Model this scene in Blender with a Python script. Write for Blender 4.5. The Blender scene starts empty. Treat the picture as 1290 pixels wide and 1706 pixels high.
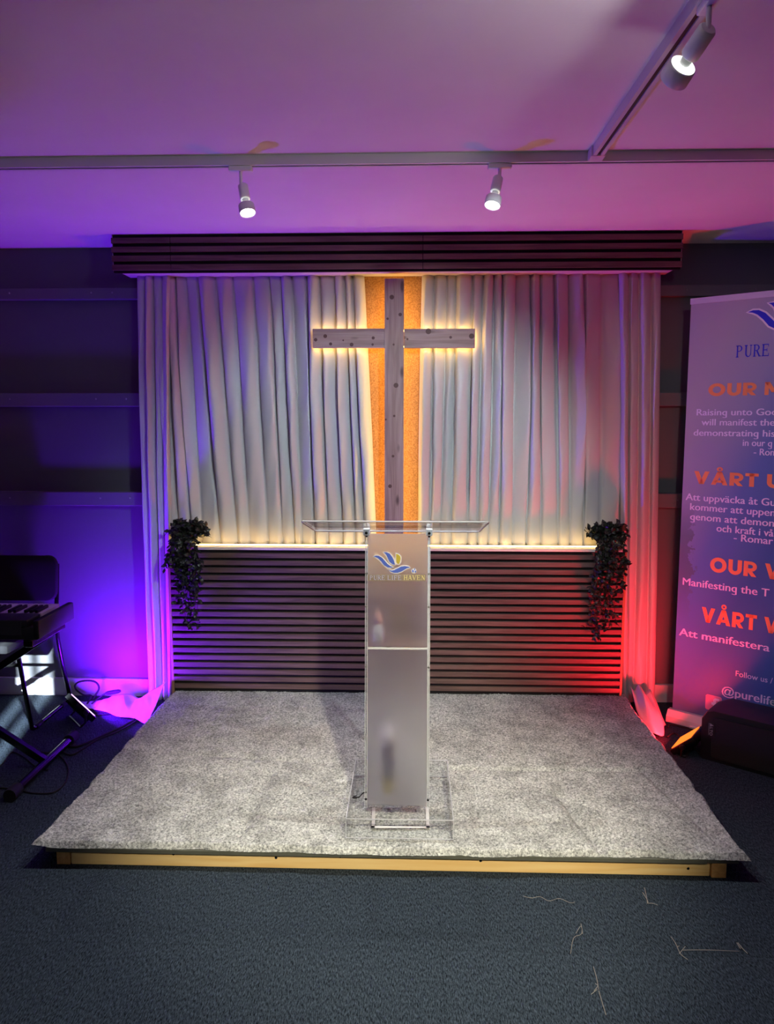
import bpy, bmesh, math, random
import numpy as np
from mathutils import Vector, Matrix
from mathutils.geometry import tessellate_polygon
random.seed(7); RNG = np.random.default_rng(7)
scene = bpy.context.scene
COL = scene.collection
PI = math.pi

# ------------------------------------------------------------------ camera
F_PX, CAM_H = 1285.0, 1.52
PITCH, YAW = math.atan(155/F_PX), math.atan(42/F_PX)
cam = bpy.data.cameras.new('camera'); camo = bpy.data.objects.new('camera', cam); COL.objects.link(camo)
cam.sensor_fit = 'VERTICAL'; cam.sensor_height = 36.0; cam.lens = F_PX*36.0/1706.0
cam.clip_start = .05
camo.location = (0, 0, CAM_H); camo.rotation_euler = (PI/2-PITCH, 0, YAW)
scene.camera = camo
_F = Vector((-math.sin(YAW)*math.cos(PITCH), math.cos(YAW)*math.cos(PITCH), -math.sin(PITCH)))
_R = Vector((math.cos(YAW), math.sin(YAW), 0)); _U = _R.cross(_F)
def ray(x, y): return _F + _R*((x-645)/F_PX) - _U*((y-853)/F_PX)
def atY(x, y, Y):                      # point of the photo on the plane at depth Y
    d = ray(x, y); return Vector((0, 0, CAM_H)) + d*(Y/d.y)
def atZ(x, y, z):                      # point of the photo on the plane at height z
    d = ray(x, y); return Vector((0, 0, CAM_H)) + d*((z-CAM_H)/d.z)

# ------------------------------------------------------------------ materials
def lin(c):
    return tuple((v/12.92 if v <= .04045 else ((v+.055)/1.055)**2.4) for v in [k/255 for k in c])
class NT:
    def __init__(s, name):
        s.m = bpy.data.materials.new(name); s.m.use_nodes = True
        s.t = s.m.node_tree; s.t.nodes.clear()
        s.out = s.n('ShaderNodeOutputMaterial')
    def n(s, typ, **kw):
        nd = s.t.nodes.new(typ)
        for k, v in kw.items():
            if k.startswith('_'): setattr(nd, k[1:], v)
            else: nd.inputs[k.replace('__', ' ')].default_value = v
        return nd
    def l(s, a, b): s.t.links.new(a, b)
def c4(c): return tuple(c)+(1.0,)
def mat(name, rgb, rough=.5, metal=0.0, noise=0.0, nscale=40, bump=0.0, bscale=120, stretch=None, spec=.5, sheen=0.0, rgb2=None):
    """Principled surface; optional two-tone noise and bump, stretched along an axis for grain."""
    t = NT(name); p = t.n('ShaderNodeBsdfPrincipled', Roughness=rough, Metallic=metal)
    p.inputs['Specular IOR Level'].default_value = spec
    if sheen: p.inputs['Sheen Weight'].default_value = sheen
    base = lin(rgb); p.inputs['Base Color'].default_value = c4(base)
    tc = t.n('ShaderNodeTexCoord'); mp = t.n('ShaderNodeMapping')
    t.l(tc.outputs['Object'], mp.inputs['Vector'])
    if stretch: mp.inputs['Scale'].default_value = stretch
    if noise or rgb2:
        nz = t.n('ShaderNodeTexNoise', Scale=nscale, Detail=5.0, Roughness=.6); t.l(mp.outputs[0], nz.inputs['Vector'])
        mx = t.n('ShaderNodeMix', _data_type='RGBA')
        b2 = lin(rgb2) if rgb2 else tuple(v*(1-noise) for v in base)
        mx.inputs['A'].default_value = c4(base); mx.inputs['B'].default_value = c4(b2)
        rp = t.n('ShaderNodeValToRGB'); rp.color_ramp.elements[0].position = .35; rp.color_ramp.elements[1].position = .65
        t.l(nz.outputs['Fac'], rp.inputs['Fac']); t.l(rp.outputs['Color'], mx.inputs['Factor'])
        t.l(mx.outputs['Result'], p.inputs['Base Color'])
    if bump:
        nb = t.n('ShaderNodeTexNoise', Scale=bscale, Detail=4.0); t.l(mp.outputs[0], nb.inputs['Vector'])
        bp = t.n('ShaderNodeBump', Strength=bump, Distance=.004); t.l(nb.outputs['Fac'], bp.inputs['Height'])
        t.l(bp.outputs['Normal'], p.inputs['Normal'])
    t.l(p.outputs[0], t.out.inputs[0]); return t.m
def emit(name, rgb, strength):
    t = NT(name); e = t.n('ShaderNodeEmission', Color=c4(rgb), Strength=strength); t.l(e.outputs[0], t.out.inputs[0]); return t.m
def schlick(t, k):
    lw = t.n('ShaderNodeLayerWeight', Blend=.5); pw = t.n('ShaderNodeMath', _operation='POWER'); pw.inputs[1].default_value = 5.0; t.l(lw.outputs['Facing'], pw.inputs[0])
    ma = t.n('ShaderNodeMath', _operation='MULTIPLY_ADD'); ma.inputs[1].default_value = .9*k; ma.inputs[2].default_value = .04*k; t.l(pw.outputs[0], ma.inputs[0]); return ma.outputs[0]
def clear_acrylic(name, tint=(.975, .98, .985), gloss=.6):
    t = NT(name); a = t.n('ShaderNodeBsdfTransparent', Color=c4(tint)); g = t.n('ShaderNodeBsdfGlossy', Roughness=.03)
    f = schlick(t, gloss); m = t.n('ShaderNodeMixShader'); t.l(f, m.inputs[0])
    t.l(a.outputs[0], m.inputs[1]); t.l(g.outputs[0], m.inputs[2]); t.l(m.outputs[0], t.out.inputs[0]); return t.m
def frosted_acrylic(name):
    t = NT(name); r = t.n('ShaderNodeBsdfRefraction', Roughness=.5, IOR=1.45, Color=c4((.97, .97, .97)))
    d = t.n('ShaderNodeBsdfTranslucent', Color=c4((.8, .8, .8))); d2 = t.n('ShaderNodeBsdfDiffuse', Color=c4((.75, .76, .78)))
    m0 = t.n('ShaderNodeMixShader'); m0.inputs[0].default_value = .5; t.l(d.outputs[0], m0.inputs[1]); t.l(d2.outputs[0], m0.inputs[2])
    m1 = t.n('ShaderNodeMixShader'); m1.inputs[0].default_value = .13; t.l(r.outputs[0], m1.inputs[1]); t.l(m0.outputs[0], m1.inputs[2])
    g = t.n('ShaderNodeBsdfGlossy', Roughness=.25); f = schlick(t, 1.0); m2 = t.n('ShaderNodeMixShader')
    t.l(f, m2.inputs[0]); t.l(m1.outputs[0], m2.inputs[1]); t.l(g.outputs[0], m2.inputs[2]); t.l(m2.outputs[0], t.out.inputs[0]); return t.m
def wood(name, ca, cb, axis='X', scale=1.0, rough=.5, ring=9.0, knots=False):
    """Grain running along one axis of the thing, with optional knots."""
    t = NT(name); p = t.n('ShaderNodeBsdfPrincipled', Roughness=rough)
    tc = t.n('ShaderNodeTexCoord'); mp = t.n('ShaderNodeMapping')
    sc = {'X': (.9, 14, 14), 'Z': (14, 14, .9), 'Y': (14, .9, 14)}[axis]
    mp.inputs['Scale'].default_value = tuple(v*scale for v in sc); t.l(tc.outputs['Object'], mp.inputs['Vector'])
    n1 = t.n('ShaderNodeTexNoise', Scale=1.6, Detail=3.0, Distortion=.6); t.l(mp.outputs[0], n1.inputs['Vector'])
    mu = t.n('ShaderNodeMath', _operation='MULTIPLY'); mu.inputs[1].default_value = ring; t.l(n1.outputs['Fac'], mu.inputs[0])
    fr = t.n('ShaderNodeMath', _operation='PINGPONG'); fr.inputs[1].default_value = 1.0; t.l(mu.outputs[0], fr.inputs[0])
    n2 = t.n('ShaderNodeTexNoise', Scale=9.0, Detail=6.0); t.l(mp.outputs[0], n2.inputs['Vector'])
    ad = t.n('ShaderNodeMath', _operation='MULTIPLY_ADD'); ad.inputs[1].default_value = .5; t.l(n2.outputs['Fac'], ad.inputs[0]); 
    m3 = t.n('ShaderNodeMath', _operation='MULTIPLY'); m3.inputs[1].default_value = .6; t.l(fr.outputs[0], m3.inputs[0]); t.l(m3.outputs[0], ad.inputs[2])
    mx = t.n('ShaderNodeMix', _data_type='RGBA'); mx.inputs['A'].default_value = c4(lin(ca)); mx.inputs['B'].default_value = c4(lin(cb))
    t.l(ad.outputs[0], mx.inputs['Factor'])
    res = mx.outputs['Result']
    if knots:
        mk = t.n('ShaderNodeMapping'); ks = {'X': (4.5, 13, 13), 'Z': (13, 13, 4.5), 'Y': (13, 4.5, 13)}[axis]
        mk.inputs['Scale'].default_value = ks; t.l(tc.outputs['Object'], mk.inputs['Vector'])
        v = t.n('ShaderNodeTexVoronoi', Scale=1.0); t.l(mk.outputs[0], v.inputs['Vector'])
        rp = t.n('ShaderNodeValToRGB'); rp.color_ramp.elements[0].position = .08; rp.color_ramp.elements[0].color = (1, 1, 1, 1)
        rp.color_ramp.elements[1].position = .17; rp.color_ramp.elements[1].color = (0, 0, 0, 1)
        t.l(v.outputs['Distance'], rp.inputs['Fac'])
        m4 = t.n('ShaderNodeMix', _data_type='RGBA'); m4.inputs['B'].default_value = c4(tuple(x*.45 for x in lin(cb)))
        t.l(rp.outputs['Color'], m4.inputs['Factor']); t.l(res, m4.inputs['A']); res = m4.outputs['Result']
    t.l(res, p.inputs['Base Color'])
    bp = t.n('ShaderNodeBump', Strength=.15, Distance=.002); t.l(ad.outputs[0], bp.inputs['Height']); t.l(bp.outputs[0], p.inputs['Normal'])
    t.l(p.outputs[0], t.out.inputs[0]); return t.m
def floor_carpet():
    t = NT('navy_carpet'); p = t.n('ShaderNodeBsdfPrincipled', Roughness=.95); p.inputs['Specular IOR Level'].default_value = .1
    tc = t.n('ShaderNodeTexCoord'); mp = t.n('ShaderNodeMapping'); mp.inputs['Rotation'].default_value = (0, 0, .45)
    mp.inputs['Scale'].default_value = (300, 75, 1); t.l(tc.outputs['Object'], mp.inputs['Vector'])
    n = t.n('ShaderNodeTexNoise', Scale=1.0, Detail=3.0, Roughness=.7); t.l(mp.outputs[0], n.inputs['Vector'])
    rp = t.n('ShaderNodeValToRGB'); e = rp.color_ramp.elements
    e[0].position = .36; e[0].color = c4(lin((12, 17, 25))); e[1].position = .74; e[1].color = c4(lin((76, 90, 104)))
    t.l(n.outputs['Fac'], rp.inputs['Fac'])
    b = t.n('ShaderNodeTexBrick', Scale=1.0); b.offset = 0.0
    b.inputs['Color1'].default_value = (1, 1, 1, 1); b.inputs['Color2'].default_value = (.93, .93, .93, 1); b.inputs['Mortar'].default_value = (.78, .78, .78, 1)
    b.inputs['Mortar Size'].default_value = .0022; b.inputs['Brick Width'].default_value = .5; b.inputs['Row Height'].default_value = .5
    m2 = t.n('ShaderNodeMapping'); m2.inputs['Location'].default_value = (.26, .13, 0); t.l(tc.outputs['Object'], m2.inputs['Vector']); t.l(m2.outputs[0], b.inputs['Vector'])
    mx = t.n('ShaderNodeMix', _data_type='RGBA', _blend_type='MULTIPLY'); mx.inputs['Factor'].default_value = 1.0
    t.l(rp.outputs['Color'], mx.inputs['A']); t.l(b.outputs['Color'], mx.inputs['B']); t.l(mx.outputs['Result'], p.inputs['Base Color'])
    bp = t.n('ShaderNodeBump', Strength=.5, Distance=.004); t.l(n.outputs['Fac'], bp.inputs['Height']); t.l(bp.outputs[0], p.inputs['Normal'])
    t.l(p.outputs[0], t.out.inputs[0]); return t.m
def rug_mat():
    t = NT('grey_pile'); p = t.n('ShaderNodeBsdfPrincipled', Roughness=1.0); p.inputs['Specular IOR Level'].default_value = .05
    tc = t.n('ShaderNodeTexCoord')
    n = t.n('ShaderNodeTexNoise', Scale=125.0, Detail=3.0, Roughness=.7); t.l(tc.outputs['Object'], n.inputs['Vector'])
    rp = t.n('ShaderNodeValToRGB'); e = rp.color_ramp.elements
    e[0].position = .33; e[0].color = c4(lin((112, 115, 114))); e[1].position = .66; e[1].color = c4(lin((224, 227, 222)))
    t.l(n.outputs['Fac'], rp.inputs['Fac'])
    n2 = t.n('ShaderNodeTexNoise', Scale=7.0, Detail=6.0, Roughness=.7); t.l(tc.outputs['Object'], n2.inputs['Vector'])
    r2 = t.n('ShaderNodeValToRGB'); r2.color_ramp.elements[0].position = .38; r2.color_ramp.elements[0].color = (.7, .7, .7, 1); r2.color_ramp.elements[1].position = .55
    t.l(n2.outputs['Fac'], r2.inputs['Fac'])
    mx = t.n('ShaderNodeMix', _data_type='RGBA', _blend_type='MULTIPLY'); mx.inputs['Factor'].default_value = 1.0
    t.l(rp.outputs['Color'], mx.inputs['A']); t.l(r2.outputs['Color'], mx.inputs['B']); t.l(mx.outputs['Result'], p.inputs['Base Color'])
    bp = t.n('ShaderNodeBump', Strength=.6, Distance=.006); t.l(n.outputs['Fac'], bp.inputs['Height']); t.l(bp.outputs[0], p.inputs['Normal'])
    t.l(p.outputs[0], t.out.inputs[0]); return t.m
def banner_print():
    """The printed picture of the banner: pale grey sky running into slate blue, dark conifers at the left edge."""
    t = NT('banner_print'); p = t.n('ShaderNodeBsdfPrincipled', Roughness=.45)
    tc = t.n('ShaderNodeTexCoord'); sp = t.n('ShaderNodeSeparateXYZ'); t.l(tc.outputs['Object'], sp.inputs[0])
    z = sp.outputs['Z']; s = sp.outputs['X']
    a = t.n('ShaderNodeMath', _operation='MULTIPLY_ADD'); a.inputs[1].default_value = -.62; a.inputs[2].default_value = 1.0; t.l(z, a.inputs[0])
    b = t.n('ShaderNodeMath', _operation='MULTIPLY_ADD'); b.inputs[1].default_value = 1.25; t.l(s, b.inputs[0]); t.l(a.outputs[0], b.inputs[2])
    rp = t.n('ShaderNodeValToRGB'); e = rp.color_ramp.elements
    e[0].position = 0.05; e[0].color = c4(lin((172, 168, 172))); e[1].position = 1.25/1.3; e[1].color = c4(lin((62, 108, 158)))
    k = e.new(.35); k.color = c4(lin((150, 156, 176))); k = e.new(.62); k.color = c4(lin((96, 128, 178)))
    t.l(b.outputs[0], rp.inputs['Fac'])
    n = t.n('ShaderNodeTexNoise', Scale=16.0, Detail=6.0, Roughness=.7); t.l(tc.outputs['Object'], n.inputs['Vector'])
    w = t.n('ShaderNodeMath', _operation='MULTIPLY_ADD'); w.inputs[1].default_value = .16; w.inputs[2].default_value = -.02; t.l(n.outputs['Fac'], w.inputs[0])
    lt = t.n('ShaderNodeMath', _operation='LESS_THAN'); t.l(s, lt.inputs[0]); t.l(w.outputs[0], lt.inputs[1])
    zr = t.n('ShaderNodeMapRange'); zr.inputs['From Min'].default_value = 1.12; zr.inputs['From Max'].default_value = .95; t.l(z, zr.inputs['Value'])
    zr2 = t.n('ShaderNodeMapRange'); zr2.inputs['From Min'].default_value = .5; zr2.inputs['From Max'].default_value = .75; t.l(z, zr2.inputs['Value'])
    m1 = t.n('ShaderNodeMath', _operation='MULTIPLY'); t.l(zr.outputs[0], m1.inputs[0]); t.l(zr2.outputs[0], m1.inputs[1])
    m2 = t.n('ShaderNodeMath', _operation='MULTIPLY'); t.l(m1.outputs[0], m2.inputs[0]); t.l(lt.outputs[0], m2.inputs[1])
    m3 = t.n('ShaderNodeMath', _operation='MULTIPLY'); t.l(m2.outputs[0], m3.inputs[0]); m3.inputs[1].default_value = .75
    mx = t.n('ShaderNodeMix', _data_type='RGBA'); mx.inputs['B'].default_value = c4(lin((92, 108, 104)))
    t.l(m3.outputs[0], mx.inputs['Factor']); t.l(rp.outputs['Color'], mx.inputs['A']); t.l(mx.outputs['Result'], p.inputs['Base Color'])
    t.l(p.outputs[0], t.out.inputs[0]); return t.m

M = dict(
    floor=floor_carpet(), rug=rug_mat(), banner=banner_print(),
    ceiling=mat('ceiling_paint', (228, 224, 226), .85, noise=.05, nscale=2.5, bump=.08, bscale=90),
    wall=mat('grey_wall_paint', (92, 94, 100), .6, noise=.06, nscale=3),
    wall2=mat('plain_wall_paint', (128, 128, 132), .8),
    batten=mat('grey_batten_paint', (100, 101, 108), .5),
    skirting=mat('pale_skirting_paint', (196, 196, 200), .4),
    curtain=mat('satin_curtain', (186, 188, 190), .42, bump=.0, sheen=.15),
    slat=wood('walnut_slat', (118, 92, 84), (76, 56, 50), 'X', 1.6, .55, 5),
    slat_back=mat('black_felt', (14, 12, 13), .95),
    soffit=mat('white_board', (205, 200, 200), .5),
    ledge=mat('cream_ledge', (228, 218, 198), .55),
    side_board=mat('raw_board', (150, 118, 84), .7),
    cross=wood('weathered_pine', (176, 156, 148), (126, 106, 100), 'X', 1.0, .6, 7, True),
    cross_z=wood('weathered_pine_upright', (176, 156, 148), (126, 106, 100), 'Z', 1.0, .6, 7, True),
    knot=mat('wood_knot', (84, 62, 56), .6), cork=mat('cork_board', (184, 138, 84), .9, nscale=150, rgb2=(140, 98, 54), bump=.4, bscale=200),
    led=emit('warm_led', (1.0, .60, .17), 17.0), led_cross=emit('warm_led_cross', (1.0, .54, .12), 25.0),
    pine=wood('pine', (252, 222, 160), (236, 190, 116), 'X', .8, .5, 6),
    pine_end=mat('pine_end_grain', (232, 184, 112), .7, nscale=60, rgb2=(210, 156, 86)),
    deck=mat('olive_deck_board', (96, 98, 88), .8, noise=.2, nscale=20),
    clear=clear_acrylic('clear_acrylic'), edge=mat('acrylic_edge', (205, 208, 214), .15),  # whitish edge colour stands for light caught along acrylic edges
    pane=clear_acrylic('window_glass', (.98, .98, .98), .5),
    frost=frosted_acrylic('frosted_acrylic'),
    bolt=mat('dark_bolt', (24, 24, 26), .35, .6), screw=mat('steel_screw', (150, 150, 150), .3, .9),
    tape=mat('white_tape', (236, 236, 234), .7, noise=.1, nscale=60),
    white=mat('white_plastic', (225, 225, 228), .4), metal=mat('white_metal', (205, 204, 208), .35),
    track_dark=mat('track_slot', (16, 14, 18), .6),
    black=mat('black_plastic', (16, 16, 18), .45), black_gloss=mat('black_metal', (18, 18, 20), .25, .3),
    grille=mat('speaker_grille', (10, 10, 11), .7, bump=.5, bscale=600),
    pad=mat('black_upholstery', (15, 16, 22), .9, bump=.2, bscale=400),
    chrome=mat('dark_chrome', (70, 70, 76), .22, 1.0),
    rubber=mat('rubber', (18, 17, 19), .8),
    leaf=mat('leaf_green', (38, 46, 34), .42, nscale=40, rgb2=(22, 28, 22)), stem=mat('vine_stem', (40, 38, 26), .7),
    pot=mat('dark_pot', (34, 28, 26), .5), soil=mat('soil', (26, 20, 16), .95),
    key_white=mat('white_key', (226, 226, 226), .3), kb=mat('keyboard_shell', (30, 30, 34), .4),
    kb_panel=mat('keyboard_panel', (52, 55, 58), .5),
    blue=mat('print_blue', (38, 44, 196), .5), blue2=mat('logo_blue', (66, 92, 186), .5), gold=mat('logo_gold', (190, 166, 42), .5),
    orange=mat('print_orange', (246, 158, 88), .5), textw=mat('print_white', (236, 232, 242), .5),
    lav=mat('print_lavender', (176, 176, 214), .5), pale_gold=mat('print_pale_gold', (228, 212, 140), .5), strip=mat('print_strip', (140, 122, 104), .5),
    logo_white=mat('print_logo_white', (232, 228, 226), .5),
    fb=mat('print_icon_pale', (206, 150, 172), .5), ink=mat('print_black', (8, 8, 12), .5), red=mat('print_red', (190, 22, 34), .5),
    grey_ink=mat('print_grey', (150, 150, 150), .4),
    bottle_cap=mat('white_bottle_cap', (245, 245, 250), .4), bottle_body=mat('dusky_bottle', (74, 70, 92), .4), bottle_foot=mat('yellow_bottle_foot', (196, 176, 30), .5),
    jar_body=mat('pale_bottle', (214, 224, 220), .4), jar_cap=mat('pink_bottle_cap', (226, 170, 160), .5),
    thread=mat('carpet_thread', (128, 126, 122), .9),
)

# ------------------------------------------------------------------ mesh builder
class MB:
    def __init__(s): s.v = []; s.f = []; s.mi = []
    def add(s, vs, fs, m=0):
        o = len(s.v); s.v += [Vector(v) for v in vs]; s.f += [tuple(i+o for i in f) for f in fs]; s.mi += [m]*len(fs); return s
    def box(s, x0, x1, y0, y1, z0, z1, mtx=None, bev=0.0, m=0):
        bm = bmesh.new(); bmesh.ops.create_cube(bm, size=1.0)
        for v in bm.verts: v.co = Vector(((x0+x1)/2+v.co.x*(x1-x0), (y0+y1)/2+v.co.y*(y1-y0), (z0+z1)/2+v.co.z*(z1-z0)))
        if bev: bmesh.ops.bevel(bm, geom=bm.edges[:], offset=bev, segments=2, profile=.5, affect='EDGES')
        return s.frombm(bm, mtx, m)
    def frombm(s, bm, mtx=None, m=0):
        bm.verts.ensure_lookup_table(); bm.verts.index_update()
        vs = [(mtx @ v.co) if mtx else v.co.copy() for v in bm.verts]
        fs = [[v.index for v in f.verts] for f in bm.faces]; bm.free(); return s.add(vs, fs, m)
    def tube(s, pts, r, n=8, m=0, caps=True, closed=False):
        pts = [Vector(p) for p in pts]; L = len(pts); rr = r if isinstance(r, (list, tuple)) else [r]*L
        prev = None; vs = []
        for i, p in enumerate(pts):
            if closed: t = pts[(i+1) % L]-pts[i-1]
            else: t = pts[min(i+1, L-1)]-pts[max(i-1, 0)]
            t = t.normalized() if t.length > 1e-9 else Vector((0, 0, 1))
            if prev is None:
                a = Vector((0, 0, 1)) if abs(t.z) < .9 else Vector((1, 0, 0)); nn = t.cross(a).normalized()
            else:
                nn = prev - t*prev.dot(t); nn = nn.normalized() if nn.length > 1e-6 else t.orthogonal().normalized()
            prev = nn; b = t.cross(nn)
            for k in range(n):
                a = 2*PI*k/n; vs.append(p+(nn*math.cos(a)+b*math.sin(a))*rr[i])
        fs = []
        for i in range(L if closed else L-1):
            j = (i+1) % L
            for k in range(n): fs.append((i*n+k, i*n+(k+1) % n, j*n+(k+1) % n, j*n+k))
        if caps and not closed: fs += [tuple(range(n))[::-1], tuple(range((L-1)*n, L*n))]
        return s.add(vs, fs, m)
    def lathe(s, prof, base, axis=(0, 0, 1), n=20, m=0):
        ax = Vector(axis).normalized(); u = ax.orthogonal().normalized(); w = ax.cross(u); base = Vector(base)
        vs = []
        for r, h in prof:
            for k in range(n):
                a = 2*PI*k/n; vs.append(base+ax*h+(u*math.cos(a)+w*math.sin(a))*max(r, 1e-5))
        fs = [(i*n+k, i*n+(k+1) % n, (i+1)*n+(k+1) % n, (i+1)*n+k) for i in range(len(prof)-1) for k in range(n)]
        return s.add(vs, fs, m)
    def prism(s, poly, fn, t, m=0):
        """Polygon (a, b) mapped by fn(a, b, depth) and given thickness t."""
        n = len(poly); tri = tessellate_polygon([[Vector((a, b, 0)) for a, b in poly]])
        vs = [fn(a, b, 0) for a, b in poly]+[fn(a, b, t) for a, b in poly]
        fs = [tuple(x) for x in tri]+[tuple(i+n for i in x[::-1]) for x in tri]+[(i, (i+1) % n, (i+1) % n+n, i+n) for i in range(n)]
        return s.add(vs, fs, m)
    def build(s, name, mats, parent=None, smooth=False, origin=None, fix=True):
        me = bpy.data.meshes.new(name); o = bpy.data.objects.new(name, me)
        if parent is not None:
            w = Vector(parent['_org']); o.parent = parent
        else:
            if origin is None:
                a = np.array([tuple(v) for v in s.v]); origin = ((a[:, 0].min()+a[:, 0].max())/2, (a[:, 1].min()+a[:, 1].max())/2, a[:, 2].min())
            w = Vector(origin); o.location = w
        me.from_pydata([tuple(v-w) for v in s.v], [], s.f)
        for mm in (mats if isinstance(mats, (list, tuple)) else [mats]): me.materials.append(mm)
        if any(s.mi): me.polygons.foreach_set('material_index', s.mi)
        if fix:
            bm = bmesh.new(); bm.from_mesh(me); bmesh.ops.recalc_face_normals(bm, faces=bm.faces[:]); bm.to_mesh(me); bm.free()
        if smooth:
            me.polygons.foreach_set('use_smooth', [True]*len(me.polygons))
            if smooth is not True: me.set_sharp_from_angle(angle=math.radians(smooth))
        me.update(); COL.objects.link(o); o['_org'] = tuple(w); return o
ALL_TMP = []
def thing(name, label, cat, loc, group=None):
    o = bpy.data.objects.new(name, None); COL.objects.link(o); o.location = loc; o.empty_display_size = .05
    o['_org'] = tuple(loc); return tag(o, label, cat, group)
def tag(o, label, cat, group=None):
    o['label'] = label; o['category'] = cat
    if group: o['group'] = group
    return o
def struct(o): o['kind'] = 'structure'; return o
def bez(pts, n=8):
    """Smooth path through points."""
    P = [Vector(p) for p in pts]; out = []
    for i in range(len(P)-1):
        p0, p1, p2, p3 = P[max(i-1, 0)], P[i], P[i+1], P[min(i+2, len(P)-1)]
        for k in range(n):
            t = k/n; out.append(.5*((2*p1)+(p2-p0)*t+(2*p0-5*p1+4*p2-p3)*t*t+(3*p1-p0-3*p2+p3)*t**3))
    out.append(P[-1]); return out

# ------------------------------------------------------------------ text
def text_polys(body, offset=0.0, spacing=1.0):
    """Outline of a line of lettering in the built-in font as (verts2d, faces), unit size."""
    cu = bpy.data.curves.new('t', 'FONT'); cu.body = body; cu.size = 1.0; cu.offset = offset; cu.resolution_u = 3; cu.space_character = spacing
    o = bpy.data.objects.new('t', cu); COL.objects.link(o)
    dg = bpy.context.evaluated_depsgraph_get(); me = bpy.data.meshes.new_from_object(o.evaluated_get(dg))
    v = [(p.co.x, p.co.y) for p in me.vertices]; f = [tuple(p.vertices) for p in me.polygons]
    bpy.data.objects.remove(o); bpy.data.curves.remove(cu); bpy.data.meshes.remove(me); return v, f
CAPH = None
def text_mesh(mb, full, prefix, s0, s1, zb, cap, fn, depth, offset=0.0, m=0, xs=None, spacing=1.0):
    global CAPH
    if CAPH is None:
        v, _ = text_polys('H'); CAPH = max(p[1] for p in v)
    pv, _ = text_polys(prefix.replace('g', 'q'), 0, spacing); x0 = min(p[0] for p in pv); w = max(p[0] for p in pv)-x0
    v, f = text_polys(full.replace('g', 'q'), 0, spacing); kx = (s1-s0)/w; kz = cap/CAPH
    shifts = (-offset, 0, offset)
    for j, dx in enumerate(shifts):
        mb.add([fn(s0+(x+dx-x0)*kx, zb+y*kz, depth+j*.00008) for x, y in v], f, m)
    for i, ch in enumerate(full):
        if ch == 'g':            # close the tail of the letter into a hook
            xr = max(p[0] for p in text_polys(full[:i].replace('g', 'q')+'q', 0, spacing)[0]); yb = min(p[1] for p in v); t_ = .075
            o_ = arc(xr-.19, yb+.06, .19+offset, .10, 0, -165, 12); i_ = arc(xr-.19, yb+.06, .19-t_, .10-t_*.75, 0, -165, 12)
            mb.prism(o_+i_[::-1], lambda a, b, d: fn(s0+(a-x0)*kx, zb+b*kz, depth+d), .0003, m)
def arc(cx, cy, rx, ry, a0, a1, n=14): return [(cx+rx*math.cos(math.radians(a0+(a1-a0)*i/n)), cy+ry*math.sin(math.radians(a0+(a1-a0)*i/n))) for i in range(n+1)]
def band(o, i): return o+i[::-1]
def serif(mb, ch, x, w, zb, h, fn, depth, m=0):
    """A roman capital with serifs in the box x..x+w, zb..zb+h."""
    P = []; T = .17; t = .07
    def r(a, b, c, d): P.append([(a, b), (c, b), (c, d), (a, d)])
    def stem(a): r(a, 0, a+T, 1); r(a-.09, 0, a+T+.09, t); r(a-.09, 1-t, a+T+.09, 1)
    def line(a, b, c, d, k): P.append([(a, b), (a+k, b), (c+k, d), (c, d)])
    if ch == 'I': stem(.42)
    if ch in 'PR':
        stem(.12); P.append(band(arc(.42, .74, .42, .26, 90, -90), arc(.42, .74, .25, .2, 90, -90))); r(.2, .94, .44, 1); r(.2, .48, .44, .54)
    if ch == 'R': line(.78, 0, .4, .5, .2); r(.74, 0, 1.06, t)
    if ch == 'U':
        r(.12, .3, .12+T, 1); r(.02, 1-t, .4, 1); r(.8, .3, .88, 1); r(.7, 1-t, 1, 1); P.append(band(arc(.5, .32, .38, .32, 180, 360), arc(.54, .34, .25, .26, 180, 360)))
    if ch in 'EFL':
        stem(.12)
        if ch in 'EF': r(.2, 1-t, .88, 1); r(.81, .78, .88, 1); r(.2, .48, .7, .48+t); r(.64, .38, .7, .65)
        if ch in 'EL': r(.2, 0, .92, t); r(.85, 0, .92, .24)
    if ch == 'H': stem(.1); stem(.73); r(.2, .47, .8, .47+t)
    if ch == 'A': line(.06, 0, .44, 1, .08); line(.76, 0, .4, 1, .18); r(.25, .3, .75, .3+t); r(-.06, 0, .26, t); r(.66, 0, 1.04, t)
    if ch == 'V': line(.4, 0, .04, 1, .18); line(.46, 0, .86, 1, .08); r(-.06, 1-t, .34, 1); r(.74, 1-t, 1.06, 1)
    if ch == 'N': r(.16, 0, .24, 1); line(.72, 0, .1, 1, .22); r(.8, 0, .88, 1); r(.04, 0, .36, t); r(.68, 1-t, 1, 1)
    for p in P: mb.prism([(x+a*w, zb+b*h) for a, b in p], lambda a, b, d: fn(a, b, depth+d), .0004, m)
def serif_text(mb, s, x0, x1, zb, h, fn, depth, m=0):
    wid = {' ': .5, 'I': .62}; tot = sum(wid.get(c, 1.0)*1.12 for c in s); k = (x1-x0)/tot; x = x0
    for c in s:
        a = wid.get(c, 1.0)*1.12*k
        if c != ' ': serif(mb, c, x-(.2*k if c == 'I' else 0), k, zb, h, fn, depth, m)
        x += a
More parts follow.
